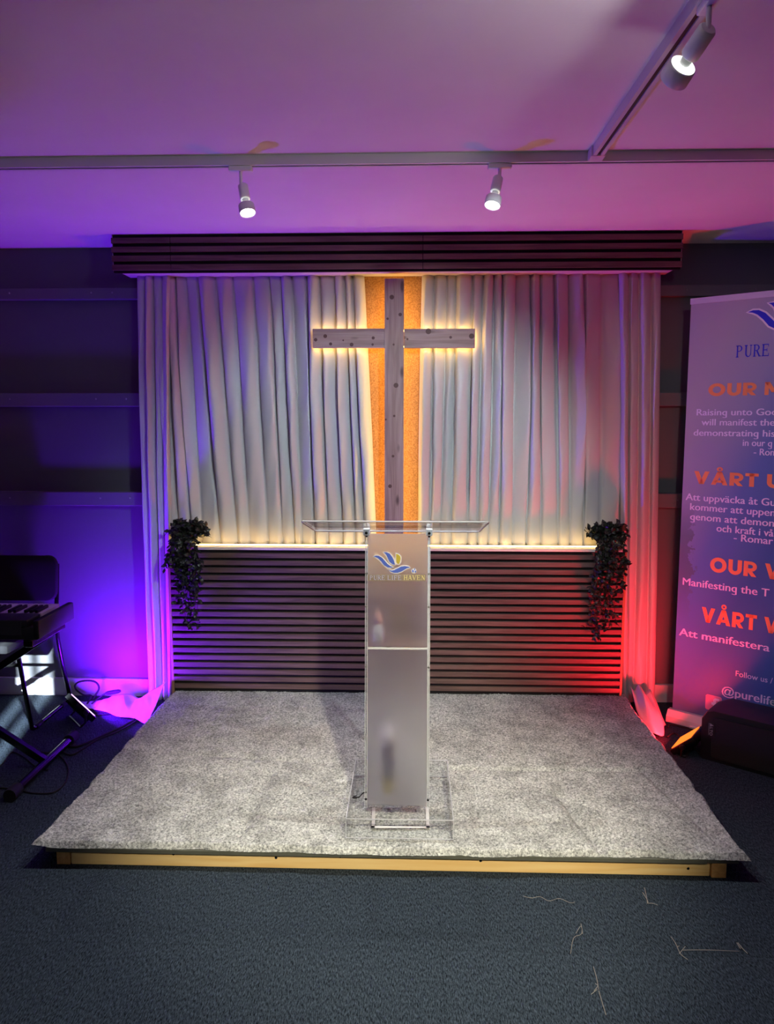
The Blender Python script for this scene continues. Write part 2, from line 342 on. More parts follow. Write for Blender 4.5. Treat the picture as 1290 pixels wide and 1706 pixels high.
def heavy(mb, s, x0, x1, zb, h, fn, depth, m=0):
    """Bold geometric capitals as on the banner headings; x1 is the right end of the first four or fewer letters before the space."""
    wid = {'O': 1.08, 'U': .88, 'R': .84, 'M': 1.12, 'V': .98, 'Å': 1.02, 'T': .8, 'I': .36, 'S': .76, 'N': .92, 'P': .8, 'D': .9, 'A': 1.02, 'G': 1.02, ' ': .34}
    first = s.split(' ')[0]; k = (x1-x0)/sum(wid[c] for c in first); x = x0; T = .25
    for c in s:
        w = wid[c]; g = .05; W = w-2*g; P = []
        def r(a, b, cc, d): P.append([(a, b), (cc, b), (cc, d), (a, d)])
        def line(a, b, cc, d, kk): P.append([(a, b), (a+kk, b), (cc+kk, d), (cc, d)])
        if c == 'O': P.append(band(arc(W/2, .5, W/2, .52, 0, 360, 28), arc(W/2, .5, W/2-T, .52-T, 0, 360, 28)))
        if c == 'U': r(0, .36, T, 1); r(W-T, .36, W, 1); P.append(band(arc(W/2, .38, W/2, .4, 180, 360), arc(W/2, .38, W/2-T, .4-T, 180, 360)))
        if c in 'RP':
            r(0, 0, T, 1); P.append(band(arc(W-.36, .66, .36, .34, 90, -90), arc(W-.36, .66, .14, .12, 90, -90))); r(T*.9, .78, W-.35, 1); r(T*.9, .32, W-.35, .54)
        if c == 'R': line(W-.28, 0, W-.55, .36, .28)
        if c == 'M': r(0, 0, T-.03, 1); r(W-T+.03, 0, W, 1); line(W/2-.13, .2, .0, 1, .26); line(W/2-.13, .2, W-.26, 1, .26)
        if c in 'V': line(W/2-.13, 0, 0, 1, .26); line(W/2-.13, 0, W-.26, 1, .26)
        if c in 'ÅA': line(0, 0, W/2-.13, 1, .26); line(W-.26, 0, W/2-.13, 1, .26); r(.2, .18, W-.2, .36)
        if c == 'Å': P.append(band(arc(W/2, 1.2, .17, .17, 0, 360, 20), arc(W/2, 1.2, .07, .07, 0, 360, 20)))
        if c == 'T': r(0, .78, W, 1); r(W/2-T/2, 0, W/2+T/2, 1)
        if c == 'I': r(0, 0, W, 1)
        if c == 'N': r(0, 0, T-.03, 1); r(W-T+.03, 0, W, 1); line(W-.27, 0, 0, 1, .27)
        if c == 'S': P.append(band(arc(W/2, .72, W/2, .3, 20, 270), arc(W/2, .72, W/2-.2, .1, 20, 270))); P.append(band(arc(W/2, .28, W/2, .3, 90, -160), arc(W/2, .28, W/2-.2, .1, 90, -160)))
        if c == 'D': r(0, 0, T, 1); P.append(band(arc(W-.5, .5, .5, .5, 90, -90), arc(W-.5, .5, .25, .27, 90, -90))); r(T*.9, .77, W-.49, 1); r(T*.9, 0, W-.49, .23)
        if c == 'G': P.append(band(arc(W/2, .5, W/2, .52, 45, 350, 24), arc(W/2, .5, W/2-T, .52-T, 45, 350, 24))); r(W/2, .38, W, .58)
        for p in P: mb.prism([(x+(g+a)*k, zb+b*h) for a, b in p], lambda a, b, d: fn(a, b, depth+d), .0004, m)
        x += w*k
LOGO = dict(
    far=[(215, 270), (260, 255), (310, 258), (365, 290), (410, 340), (455, 390), (500, 425), (550, 440), (510, 455), (460, 450), (400, 415), (350, 350), (300, 300), (260, 278)],
    near=[(385, 200), (440, 198), (490, 220), (530, 270), (560, 330), (580, 405), (540, 400), (490, 360), (465, 310), (440, 250), (410, 215)],
    gold=[(597, 222), (640, 235), (668, 270), (672, 310), (660, 360), (645, 395), (615, 385), (600, 360), (597, 290)],
    body=[(475, 490), (530, 500), (570, 490), (620, 465), (680, 435), (740, 425), (800, 435), (832, 455), (780, 460), (730, 490), (680, 520), (620, 540), (560, 538), (510, 518)])
def grow(poly, d):
    out = []; n = len(poly); A = sum(poly[i][0]*poly[(i+1) % n][1]-poly[(i+1) % n][0]*poly[i][1] for i in range(n)); sg = 1 if A > 0 else -1
    for i in range(n):
        a, b, c = Vector(poly[i-1]), Vector(poly[i]), Vector(poly[(i+1) % n])
        e1 = (b-a).normalized(); e2 = (c-b).normalized(); nn = Vector((e1.y+e2.y, -e1.x-e2.x))*sg
        nn = nn.normalized() if nn.length > 1e-6 else Vector((e1.y, -e1.x))*sg
        out.append((b.x+nn.x*d, b.y+nn.y*d))
    return out
def logo(mb, fn, depth, mats):
    """Bird mark; fn(cx, cy, d) maps the mark's own units to the surface. mats: indices of white, blue, gold."""
    for k, p in LOGO.items():
        mb.prism(grow(p, 16), lambda a, b, d: fn(a, b, depth+d*.4), .0003, mats[0])
        mb.prism(p, lambda a, b, d: fn(a, b, depth+.0004+d*.4), .0003, mats[2] if k == 'gold' else mats[1])
    mb.prism([(890+44*math.cos(a*PI/12), 505+44*math.sin(a*PI/12)) for a in range(24)], lambda a, b, d: fn(a, b, depth+d*.4), .0003, mats[0])
    for q in ([(862, 480), (885, 490), (890, 520), (880, 540), (858, 515)], [(900, 455), (915, 480), (905, 500), (893, 480)], [(905, 510), (930, 500), (925, 530), (905, 540)]):
        mb.prism(q, lambda a, b, d: fn(a, b, depth+.0004+d*.4), .0003, mats[1])

# ------------------------------------------------------------------ room shell
X0, X1, YR, YW, ZC = -3.0, 2.7, -1.7, 4.08, 2.4
struct(MB().box(X0-.1, X1+.1, YR-.1, YW+.1, -.06, 0).build('floor', M['floor']))
struct(MB().box(X0-.1, X1+.1, YR-.1, YW+.1, ZC, ZC+.06).build('ceiling', M['ceiling']))
struct(MB().box(X0-.1, X1+.1, YW, YW+.08, 0, ZC).build('wall_back', M['wall']))
struct(MB().box(X0-.08, X0, YR, YW, 0, ZC).build('wall_left', M['wall2']))
struct(MB().box(X1, X1+.08, YR, YW, 0, ZC).build('wall_right', M['wall2']))
# rear wall with a narrow window (daylight comes through it and reaches the floor by the keyboard)
wx0, wx1, wz0, wz1 = -1.03, -.82, 1.5, 2.24
rw = MB()
rw.box(X0-.1, wx0, YR-.08, YR, 0, ZC); rw.box(wx1, X1+.1, YR-.08, YR, 0, ZC); rw.box(wx0, wx1, YR-.08, YR, 0, wz0); rw.box(wx0, wx1, YR-.08, YR, wz1, ZC)
struct(rw.build('wall_rear', M['wall2']))
wf = MB()
for a, b in ((wx0, wx0+.02), (wx1-.02, wx1), (-.945, -.905)): wf.box(a, b, YR-.06, YR-.02, wz0, wz1)
wf.box(wx0, wx1, YR-.06, YR-.02, wz0, wz0+.02); wf.box(wx0, wx1, YR-.06, YR-.02, wz1-.02, wz1)
w1 = struct(wf.build('window_1', M['metal']))
MB().box(wx0+.02, wx1-.02, YR-.042, YR-.038, wz0+.02, wz1-.02).build('pane', M['pane'], w1)
struct(MB().box(X0, X1, YW-.022, YW, 0, .098, bev=.003).build('baseboard_back', M['skirting']))
for i, (za, zb) in enumerate(((2.135, 2.19), (1.585, 1.655), (1.06, 1.135))):
    t = struct(MB().box(X0, X1, YW-.045, YW, za, zb, bev=.003).build('trim_%d' % (i+1), M['batten']))
    for x in (-2.6, -2.09-.03*i, -1.66, -1.5 if i else -1.55, 1.38, 1.72, 2.2):
        MB().lathe([(0, .003), (.004, .0025), (.005, 0)], (x, YW-.045, (za+zb)/2+.004), (0, -1, 0), 10).build('screw', M['screw'], t, True)

# ------------------------------------------------------------------ platform and its rug
ST = thing('stage_platform', 'low pine-framed wooden platform under the grey rug', 'platform', (-.08, 3.15, 0))
bm_ = MB().box(-1.165, 1.0, 2.450, 2.5, .001, .053, bev=.002)
front = bm_.build('front_beam', M['pine'], ST)
for px, py in ((289, 1423), (460, 1429), (567, 1427), (801, 1434), (1053, 1432), (1147, 1447)):
    p = atY(px, py, 2.4495); MB().lathe([(0, .001), (.0042, .001), (.0048, 0)], p, (0, -1, 0), 10).build('screw_hole', M['bolt'], front)
MB().box(-1.215, -1.168, 2.447, 3.9, .001, .053, bev=.002).build('side_beam', [M['pine_end']], ST)
MB().box(1.003, 1.052, 2.441, 3.9, 0.0, .052, bev=.003).build('side_beam', [M['pine_end']], ST)
MB().box(-1.165, 1.0, 3.85, 3.9, .001, .053).build('rear_beam', M['pine'], ST)
MB().box(-1.245, .985, 2.434, 3.92, .0535, .068, bev=.0015).build('deck_board', M['deck'], ST)
MB().box(.987, 1.09, 2.438, 3.92, .0535, .068, bev=.0015).build('deck_board', M['deck'], ST)

def vnoise(x, y, seed):
    """Smooth value noise on arrays."""
    xi = np.floor(x).astype(int); yi = np.floor(y).astype(int); fx = x-xi; fy = y-yi; fx = fx*fx*(3-2*fx); fy = fy*fy*(3-2*fy)
    def h(a, b): return np.modf(np.abs(np.sin(a*127.1+b*311.7+seed*74.7)*43758.5453))[0]
    return (h(xi, yi)*(1-fx)+h(xi+1, yi)*fx)*(1-fy)+(h(xi, yi+1)*(1-fx)+h(xi+1, yi+1)*fx)*fy
def rug():
    nx, ny = 520, 330
    u = np.linspace(0, 1, nx); v = np.linspace(0, 1, ny); U, V = np.meshgrid(u, v)
    xl = -1.285+.018*V; xr = 1.122+.0*V
    ed = (vnoise(U*30, V*0+3, 1)-.5)*.014; sd = (vnoise(U*0+7, V*22, 2)-.5)*.014
    yf = 2.431+ed*.7+.006*np.sin(U*9); yb = 3.935+0*U
    X = xl+(xr-xl)*U+sd*(np.abs(U-.5)*2)**6; Y = yf+(yb-yf)*V
    X += (RNG.random(X.shape)-.5)*.003; Y += (RNG.random(X.shape)-.5)*.003
    Z = .0885+(vnoise(X*12, Y*12, 3)-.5)*.004+(vnoise(X*45, Y*45, 5)-.5)*.004+(RNG.random(X.shape)-.5)*.0055
    def crease(ax, ay, bx, by, wdt, dep):
        dx, dy = bx-ax, by-ay; L2 = dx*dx+dy*dy; t = np.clip(((X-ax)*dx+(Y-ay)*dy)/L2, 0, 1)
        d = np.hypot(X-ax-t*dx, Y-ay-t*dy); return -dep*np.exp(-(d/wdt)**2)
    def P(px, py): q = atZ(px, py, .088); return q.x, q.y
    for (a, b, wd, dp) in (((720, 1279), (1072, 1283), .014, .017), ((1072, 1283), (1195, 1400), .014, .012), ((935, 1325), (1000, 1412), .018, .02),
                           ((300, 1255), (540, 1270), .018, .008), ((450, 1290), (400, 1390), .022, .010), ((840, 1330), (855, 1390), .02, .005), ((770, 1320), (935, 1322), .02, .004)):
        Z += crease(*P(*a), *P(*b), wd, dp)
    Z = np.maximum(Z, .0715)
    e = np.minimum(np.minimum(U*(nx-1), (nx-1)-U*(nx-1)), V*(ny-1)); k = np.clip(e/3.0, 0, 1)
    Z = Z*k+(1-k)*.0700
    lc = np.exp(-(((X+1.285)/.05)**2+((Y-2.418)/.05)**2)); Z += .012*lc; X -= .012*lc
    vs = np.stack([X, Y, Z], -1).reshape(-1, 3)
    lo = vs.copy(); lo[:, 2] = .0685
    me = bpy.data.meshes.new('rug'); idx = np.arange(nx*ny).reshape(ny, nx)
    q = np.stack([idx[:-1, :-1], idx[:-1, 1:], idx[1:, 1:], idx[1:, :-1]], -1).reshape(-1, 4)
    me.from_pydata((vs-np.array([-.08, 3.17, .0685])).tolist(), [], q.tolist()); me.materials.append(M['rug'])
    me.polygons.foreach_set('use_smooth', [True]*len(me.polygons))
    o = bpy.data.objects.new('rug', me); COL.objects.link(o); o.location = (-.08, 3.17, .0685)
    return tag(o, 'grey shaggy rug covering the whole top of the platform', 'rug')
rug()

# ------------------------------------------------------------------ slatted half wall behind the platform
PX0, PX1, PYF, PZ0, PZ1 = -1.255, 1.083, 3.90, .088, .862
HW = thing('slat_half_wall', 'waist-high half wall faced with dark horizontal wooden slats', 'half wall', ((PX0+PX1)/2, 3.97, PZ0))
MB().box(PX0, PX1, PYF+.012, PYF+.03, PZ0, PZ1-.012).build('backing', M['slat_back'], HW)
sl = MB(); z = PZ1-.03; k = 0
while z-.024 > PZ0:
    sl.box(PX0+random.uniform(0, .003), PX1-random.uniform(0, .003), PYF, PYF+.014, z-.0245, z, bev=.0015); z -= .0389; k += 1
sl.build('slats', M['slat'], HW)
MB().box(PX0-.012, PX1+.004, PYF-.002, 4.03, PZ1-.013, PZ1, bev=.002).build('top_board', M['ledge'], HW)
for x in (PX0-.012, PX1-.002): MB().box(x, x+.012, PYF+.002, 4.03, .0, PZ1-.013).build('side_board', M['side_board'], HW)
# LED strip lying on its top
L = MB(); L.box(PX0+.02, PX1-.05, 3.949, 3.959, PZ1+.003, PZ1+.008)
LS = thing('led_strip', 'warm glowing light strip along the top of the slatted half wall', 'led strip', (-.08, 3.949, PZ1))
L.build('light_line', M['led'], LS)
MB().box(PX0+.02, PX1-.05, 3.947, 3.961, PZ1, PZ1+.003).build('strip_backing', M['white'], LS)

# ------------------------------------------------------------------ valance
VX0, VX1, VYF, VZ0 = -1.452, 1.268, 3.79, 2.222
VA = thing('slat_valance', 'long dark slatted pelmet box hung under the ceiling above the curtains', 'pelmet', (-.09, 3.93, VZ0))
MB().box(VX0+.004, VX1-.004, VYF+.012, VYF+.03, VZ0, ZC-.002).build('backing', M['slat_back'], VA)
for a, b in ((VX0, -1.1665), (-1.164, .0455), (.048, VX1)):
    s_ = MB(); z = ZC-.016
    while z-.026 > VZ0-.001:
        s_.box(a, b, VYF, VYF+.014, z-.0262, z, bev=.0015); z -= .0418
    s_.build('slats', M['slat'], VA)
MB().box(VX0+.004, VX1-.004, VYF+.03, 4.03, VZ0+.017, VZ0+.029).build('soffit', M['soffit'], VA)
for x in (VX0, VX1-.012): MB().box(x, x+.012, VYF+.014, YW-.002, VZ0+.03, ZC-.002).build('end_board', M['soffit'], VA)

# ------------------------------------------------------------------ curtains
def curtain(name, label, top, bot, zt, zb, Y0, amp, seed, puddle=0.0, ztop_px=460):
    """Cloth hung in pleats: top/bot are the x of the pleat crests (first and last are the edges)."""
    rs = random.Random(seed); n = len(top)-2; steps = 14; rows = 70
    # knots along the width: edge, crests, with valleys midway
    def widths(a):
        xs = []; val = [a[0]]+[(a[i]+a[i+1])/2+(a[i+1]-a[i])*vo[i] for i in range(1, n)]+[a[-1]]
        return val
    vo = [rs.uniform(-.18, .18) for _ in range(n+2)]
    VT, VB = widths(top), widths(bot); A = [amp*rs.uniform(.5, 1.12) for _ in range(n)]; pw = [rs.uniform(.38, .75) for _ in range(n)]
    sk = [rs.uniform(-.22, .22) for _ in range(n)]; ph = [rs.uniform(0, 6) for _ in range(n)]; ln = [rs.choice((-1, -1, 1))*rs.uniform(.15, .62) for _ in range(n)]
    vs = []
    for r in range(rows+1):
        v = r/rows; z = zt+(zb-zt)*v; vv = v**.85
        row = []
        for i in range(n):
            a = VT[i]*(1-vv)+VB[i]*vv; b = VT[i+1]*(1-vv)+VB[i+1]*vv; a += .004*math.sin(3.1*v+ph[i]); b += .004*math.sin(3.1*v+(ph[i+1] if i+1 < n else ph[i]))
            for k in range(steps+(1 if i == n-1 else 0)):
                t = k/steps; tt = min(max(t+sk[i]*t*(1-t)*1.6, 0), 1)
                s = max(math.sin(PI*tt), 0)**pw[i]
                depth = A[i]*(.62+.5*math.sin(PI*min(v*1.1, 1)))*s
                wr = .0035*math.sin(9*v+4*tt+ph[i]*2)*s+.0025*math.sin(23*v+7*t+ph[i])*s
                x = a+(b-a)*(t+ln[i]*s*math.sin(PI*t)*(.45+.55*math.sin(PI*min(v*1.05, 1)))*.75); y = Y0+amp*.5-depth-wr
                if puddle: y -= puddle*max(0, v-.9)*10*s
                zz = z
                row.append(Vector((x, y, zz)))
        vs += row
    W = n*steps+1
    mb = MB(); fs = [(r*W+c, r*W+c+1, (r+1)*W+c+1, (r+1)*W+c) for r in range(rows) for c in range(W-1)]
    # give the cloth a thickness of 2 mm
    N = len(vs); mb.v = vs+[p+Vector((0, .002, 0)) for p in vs]
    edge = [(c, c+1) for c in range(W-1)]+[(rows*W+c+1, rows*W+c) for c in range(W-1)]+[((r+1)*W, r*W) for r in range(rows)]+[(r*W+W-1, (r+1)*W+W-1) for r in range(rows)]
    mb.f = fs+[tuple(i+N for i in f[::-1]) for f in fs]+[(b, a, a+N, b+N) for a, b in edge]; mb.mi = [0]*len(mb.f)
    return mb
def xs(px, py, Y): return [atY(p, py, Y).x for p in px]
lt = xs([255, 266, 281, 298, 316, 340, 371, 408, 435, 457, 475, 500, 523, 545, 563, 583, 600, 608], 460, 4.0)
lb = xs([283, 291, 303, 325, 350, 382, 408, 430, 460, 480, 497, 515, 540, 562, 580, 600, 618, 626], 888, 4.0)
c = curtain('c', '', lt, lb, 2.2385, PZ1+.002, 3.994, .058, 11)
tag(c.build('curtain', M['curtain'], None, True, fix=True), 'white satin curtain hanging left of the cross, hem on the half wall', 'curtain', 'curtains')
rt = xs([704, 712, 731, 752, 778, 797, 815, 832, 852, 877, 896, 911, 940, 965, 990, 1015, 1042], 460, 4.0)
rb = xs([696, 703, 722, 742, 768, 790, 806, 822, 846, 866, 890, 918, 945, 965, 985, 1012, 1036], 888, 4.0)
c = curtain('c', '', rt, rb, 2.2385, PZ1+.002, 3.994, .058, 23)
tag(c.build('curtain', M['curtain'], None, True), 'white satin curtain hanging right of the cross, hem on the half wall', 'curtain', 'curtains')

def hem(pts_top, pts_bot, seed, rows=14, amp=.009):
    """Slack cloth of a hem spread on the floor."""
    rs = random.Random(seed); mb = MB(); W = len(pts_top); vs = []
    for r in range(rows+1):
        t = r/rows
        for a, b in zip(pts_top, pts_bot):
            p = Vector(a).lerp(Vector(b), t); vs.append(p+Vector((0, 0, amp*math.sin(PI*t)*(1+math.sin(9*p.x*6+5*p.y*4)))))
    fs = [(r*W+i, r*W+i+1, (r+1)*W+i+1, (r+1)*W+i) for r in range(rows) for i in range(W-1)]; N = len(vs)
    mb.v = vs+[p-Vector((0, 0, .002)) for p in vs]; mb.f = fs+[tuple(i+N for i in f[::-1]) for f in fs]
    ed = [(i, i+1) for i in range(W-1)]+[(rows*W+i+1, rows*W+i) for i in range(W-1)]+[((r+1)*W, r*W) for r in range(rows)]+[(r*W+W-1, (r+1)*W+W-1) for r in range(rows)]
    mb.f += [(b, a, a+N, b+N) for a, b in ed]; mb.mi = [0]*len(mb.f); return mb
# side curtains reach the floor on both sides of the half wall
SLt = xs([224, 234, 243, 258, 270, 278], 460, 3.95); SLb = xs([240, 250, 262, 270, 278, 285], 1100, 3.95)
SC = thing('curtain', 'white satin curtain at the left end, falling to the floor beside the flood lamp', 'curtain', (-1.4, 3.96, 0), 'curtains')
curtain('c', '', SLt, SLb, 2.2385, .012, 3.97, .05, 31).build('drape', M['curtain'], SC, True)
a = [(-1.60, 3.93, .05), (-1.50, 3.93, .06), (-1.44, 3.90, .05), (-1.38, 3.90, .09), (-1.33, 3.89, .12), (-1.29, 3.88, .15)]
b = [(-1.66, 3.83, .012), (-1.58, 3.80, .012), (-1.50, 3.74, .012), (-1.41, 3.72, .012), (-1.34, 3.66, .012), (-1.295, 3.60, .03)]
def dense(p, n=8): return bez(p, n)
hem(dense(a), dense(b), 3).build('hem', M['curtain'], SC, True)
a = [(-1.78, 3.93, .012), (-1.68, 3.935, .02), (-1.58, 3.93, .03), (-1.48, 3.93, .05)]; b = [(-1.77, 3.85, .008), (-1.68, 3.85, .008), (-1.58, 3.83, .008), (-1.48, 3.82, .012)]
hem(dense(a), dense(b), 4).build('hem', M['curtain'], SC, True)
SRt = xs([1036, 1046, 1060, 1079, 1097, 1107], 460, 3.95); SRb = xs([1041, 1046, 1056, 1071, 1089, 1097], 1100, 3.95)
SC2 = thing('curtain', 'white satin curtain at the right end, falling to the floor near the banner', 'curtain', (1.19, 3.96, 0), 'curtains')
curtain('c', '', SRt, SRb, 2.2385, .03, 3.97, .05, 41).build('drape', M['curtain'], SC2, True)
a = [(1.133, 3.90, .15), (1.15, 3.88, .13), (1.175, 3.89, .16), (1.205, 3.88, .12), (1.235, 3.90, .13), (1.255, 3.93, .10)]
b = [(1.130, 3.76, .07), (1.137, 3.63, .03), (1.172, 3.575, .025), (1.212, 3.59, .012), (1.236, 3.66, .03), (1.265, 3.72, .012)]
hem(dense(a), dense(b), 5).build('hem', M['curtain'], SC2, True)

# ------------------------------------------------------------------ board behind the cross, cross
tag(MB().box(-.31, .12, 4.0305, 4.0345, 0, 2.2385).build('backing_board', M['cork']), 'speckled tan board on the wall behind the cross', 'board')
KU = ((653, 495, 2.6), (667, 524, 2), (646, 531, 1.4), (656, 574, 1.2), (660, 642, 2.8), (657, 693, 1.4), (643, 699, 1.2), (655, 760, 1.6), (650, 810, 2.2))
KL = ((526, 566, 2), (542, 560, 2.2), (551, 573, 1.8), (586, 574, 2.2), (622, 563, 1.8), (621, 574, 1.4), (572, 567, 1))
KR = ((714, 552, 3.2), (786, 560, 3), (751, 562, 1.6), (679, 565, 1.2))
def knots(mb, Y, lst):
    for px, py, r in lst:
        p = atY(px, py, Y); mb.lathe([(0, .0004), (r*.0042, .0003), (r*.0046, -.0004)], p, (0, -1, 0), 12, 1)
    return mb
CR = thing('cross', 'tall weathered wooden cross with warm light glowing from behind', 'cross', (-.095, 3.94, PZ1))
cxl = atY(641, 600, 3.92).x; cxr = atY(673, 600, 3.92).x
CT = atY(657, 464, 3.92).z
knots(MB().box(cxl, cxr, 3.918, 3.952, PZ1+.001, CT, bev=.002), 3.918, KU).build('upright', [M['cross_z'], M['knot']], CR)
zt_ = atY(657, 547, 3.92).z; zb_ = atY(657, 579, 3.92).z
al = atY(521, 560, 3.92).x; ar = atY(792, 560, 3.92).x
knots(MB().box(al, cxl-.001, 3.922, 3.952, zb_, zt_, bev=.002), 3.922, KL).build('crossbar_arm', [M['cross'], M['knot']], CR)
knots(MB().box(cxr+.001, ar, 3.922, 3.952, zb_-.002, zt_-.002, bev=.002), 3.922, KR).build('crossbar_arm', [M['cross'], M['knot']], CR)
for (x0, x1, z0, z1) in ((al+.006, ar-.004, zt_-.012, zt_-.004), (al+.006, ar-.004, zb_+.003, zb_+.011), (cxl+.004, cxl+.012, PZ1+.05, zb_-.01), (cxr-.012, cxr-.004, PZ1+.05, zb_-.01),
                         (cxl+.004, cxl+.012, zt_+.01, CT-.03), (cxr-.012, cxr-.004, zt_+.01, CT-.03), (ar-.01, ar+.001, zb_+.006, zt_-.006)):
    MB().box(x0, x1, 3.953, 3.959, z0, z1).build('light_strip', M['led_cross'], CR)

# ------------------------------------------------------------------ hanging plants
def plant(label, cx, seed, sway, zlow):
    rs = random.Random(seed); base = Vector((cx, 3.94, PZ1))
    t = thing('potted_vine', label, 'plant', base, 'trailing plants on the half wall')
    MB().lathe([(0, 0), (.03, 0), (.04, .065), (.042, .07), (.037, .07), (.035, .062), (0, .062)], base, n=18).build('pot', M['pot'], t, 40)
    MB().lathe([(.0345, .0625), (0, .066)], base, n=18).build('soil', M['soil'], t)
    lf = MB(); st = MB()
    def leaf(p, d, size):
        d = d.normalized(); up = Vector((rs.uniform(-1, 1), rs.uniform(-1.4, .2), rs.uniform(-.3, 1))); w = d.cross(up)
        if w.length < .1: w = d.orthogonal()
        w.normalize(); nn = w.cross(d); ww = size*.30
        pts = [p, p+d*size*.35+w*ww, p+d*size*.7+w*ww*.8+nn*size*.05, p+d*size-nn*size*.12, p+d*size*.7-w*ww*.8+nn*size*.05, p+d*size*.35-w*ww, p+d*size*.5+nn*size*.1]
        lf.add(pts, [(0, 1, 6), (1, 2, 6), (2, 3, 6), (3, 4, 6), (4, 5, 6), (5, 0, 6)])
    def ok(p): return p.y < 3.985
    for i in range(34):      # bushy top
        a = rs.uniform(0, 2*PI); e = rs.uniform(.1, 1.2); R_ = rs.uniform(.05, .10)
        d = Vector((math.cos(a)*math.cos(e), math.sin(a)*math.cos(e)*.5-.12, math.sin(e)*.8)); p0 = base+Vector((math.cos(a)*.02, math.sin(a)*.02, .06))
        path = [p0, p0+d*R_*.6+Vector((0, 0, .02)), p0+d*R_+Vector((0, 0, -.01))]; path = bez(path, 3); st.tube(path, .0012, 5)
        for q in path[1:]:
            for _ in range(2):
                dd = Vector((rs.uniform(-1, 1), rs.uniform(-1, .2), rs.uniform(-.6, .7)))
                if ok(q+dd*.03): leaf(q, dd, rs.uniform(.026, .042))
    for i in range(24):      # strands hanging down in front of the slats
        L_ = rs.uniform(.25, 1.0)**1.3*(base.z-zlow); a = rs.uniform(-.085, .085)*(1-.25*L_/.5); out = rs.uniform(.0, .035)
        zb = base.z-L_; x1 = cx+a*(1.0 if L_ < .2 else .75)+sway*L_
        path = bez([base+Vector((a*.3, 0, .06)), Vector((cx+a*.8, 3.895-out, base.z+.05)), Vector((cx+a, 3.872-out, base.z-.04)), Vector((x1+rs.uniform(-.02, .02), 3.868-out, (base.z*2+zb*3)/5)), Vector((x1+rs.uniform(-.03, .03), 3.872-out*.6, zb))], 7)
        st.tube(path, .0012, 5)
        for j, q in enumerate(path[5:]):
            for _ in range(rs.choice((1, 1, 2))):
                dd = Vector((rs.uniform(-1, 1), rs.uniform(-1, .15), rs.uniform(-1.1, .3))); leaf(q+Vector((rs.uniform(-.006, .006), 0, rs.uniform(-.01, .01))), dd, rs.uniform(.02, .036))
    st.build('stems', M['stem'], t); lf.build('foliage', M['leaf'], t, fix=False)
plant('leafy trailing plant on the left end of the half wall', -1.165, 5, .07, .39)
plant('leafy trailing plant on the right end of the half wall', 1.0, 9, -.09, .37)

# ------------------------------------------------------------------ lectern
LE = thing('lectern', 'clear and frosted acrylic lectern with bird logo standing on the rug', 'lectern', (-.045, 2.7, .096))
ZR = .096
bb = MB(); x0, x1, y0, y1, z0, z1 = -.222, .146, 2.482, 2.95, ZR, ZR+.064
T = .006
bb.box(x0, x1, y0, y0+T, z0, z1); bb.box(x0, x1, y1-T, y1, z0, z1); bb.box(x0, x0+T, y0+T, y1-T, z0, z1); bb.box(x1-T, x1, y0+T, y1-T, z0, z1); bb.box(x0, x1, y0, y1, z1, z1+T)
e = .0022  # width of the whitish bars that imitate bright acrylic edges
for yy in (y0, y1-e): bb.box(x0, x1, yy-.0003, yy+e, z1+T-e, z1+T+.0003, m=1); bb.box(x0, x1, yy-.0003, yy+e, z0, z0+e, m=1)
for xx in (x0-.0003, x1-e): bb.box(xx, xx+e, y0, y1, z1+T-e, z1+T+.0003, m=1); bb.box(xx, xx+e, y0-.0004, y0+e, z0, z1, m=1); bb.box(xx, xx+e, y1-e, y1+.0004, z0, z1, m=1)
bb.build('base', [M['clear'], M['edge']], LE)
zb0, zb1 = z1+T, 1.135
def lean(z): return 2.655-(1.14-z)*.098          # the front leans back towards the top
def slab(mb, xa, xb, ya, yb, za, zb, m=0):          # slab following the lean: ya, yb are depths behind the front face
    vs = [(x, lean(z_)+y, z_) for z_ in (za, zb) for (x, y) in ((xa, ya), (xb, ya), (xb, yb), (xa, yb))]
    return mb.add(vs, [(0, 3, 2, 1), (4, 5, 6, 7), (0, 1, 5, 4), (1, 2, 6, 5), (2, 3, 7, 6), (3, 0, 4, 7)], m)
fx0, fx1 = -.162, .064
for xa in (fx0, fx1-.008):
    s_ = MB(); slab(s_, xa, xa+.008, 0, .17, zb0, zb1); slab(s_, xa-.0003, xa+.0016, -.0006, .002, zb0, zb1, 1); slab(s_, xa+.0064, xa+.0083, -.0006, .002, zb0, zb1, 1); slab(s_, xa, xa+.008, .168, .1705, zb0, zb1, 1)
    s_.build('side_panel', [M['clear'], M['edge']], LE)
zs = .724
fu = MB(); slab(fu, fx0+.009, fx1-.009, .002, .006, zs+.006, zb1-.012); fpan = fu.build('front_panel', M['frost'], LE)
fu = MB(); slab(fu, fx0+.009, fx1-.009, .002, .006, zb0+.008, zs-.004); fpan2 = fu.build('front_panel', M['frost'], LE)
s_ = MB(); slab(s_, fx0+.009, fx1-.009, .0045, .165, zs-.003, zs+.004); slab(s_, fx0+.009, fx1-.009, .0015, .0044, zs-.003, zs+.004, 1); s_.build('shelf', [M['clear'], M['edge']], LE)  # white front edge: the light it catches is put into its colour
for z_ in (1.115, .985, .87, .66, zb0+.03):
    for x_ in (fx0+.004, fx1-.004):
        MB().lathe([(0, .003), (.0035, .0025), (.0042, 0)], (x_, lean(z_)-.0002, z_), (0, -1, 0), 12).build('bolt', M['bolt'] if z_ in (1.115, zb0+.03) else M['screw'], LE, 40)
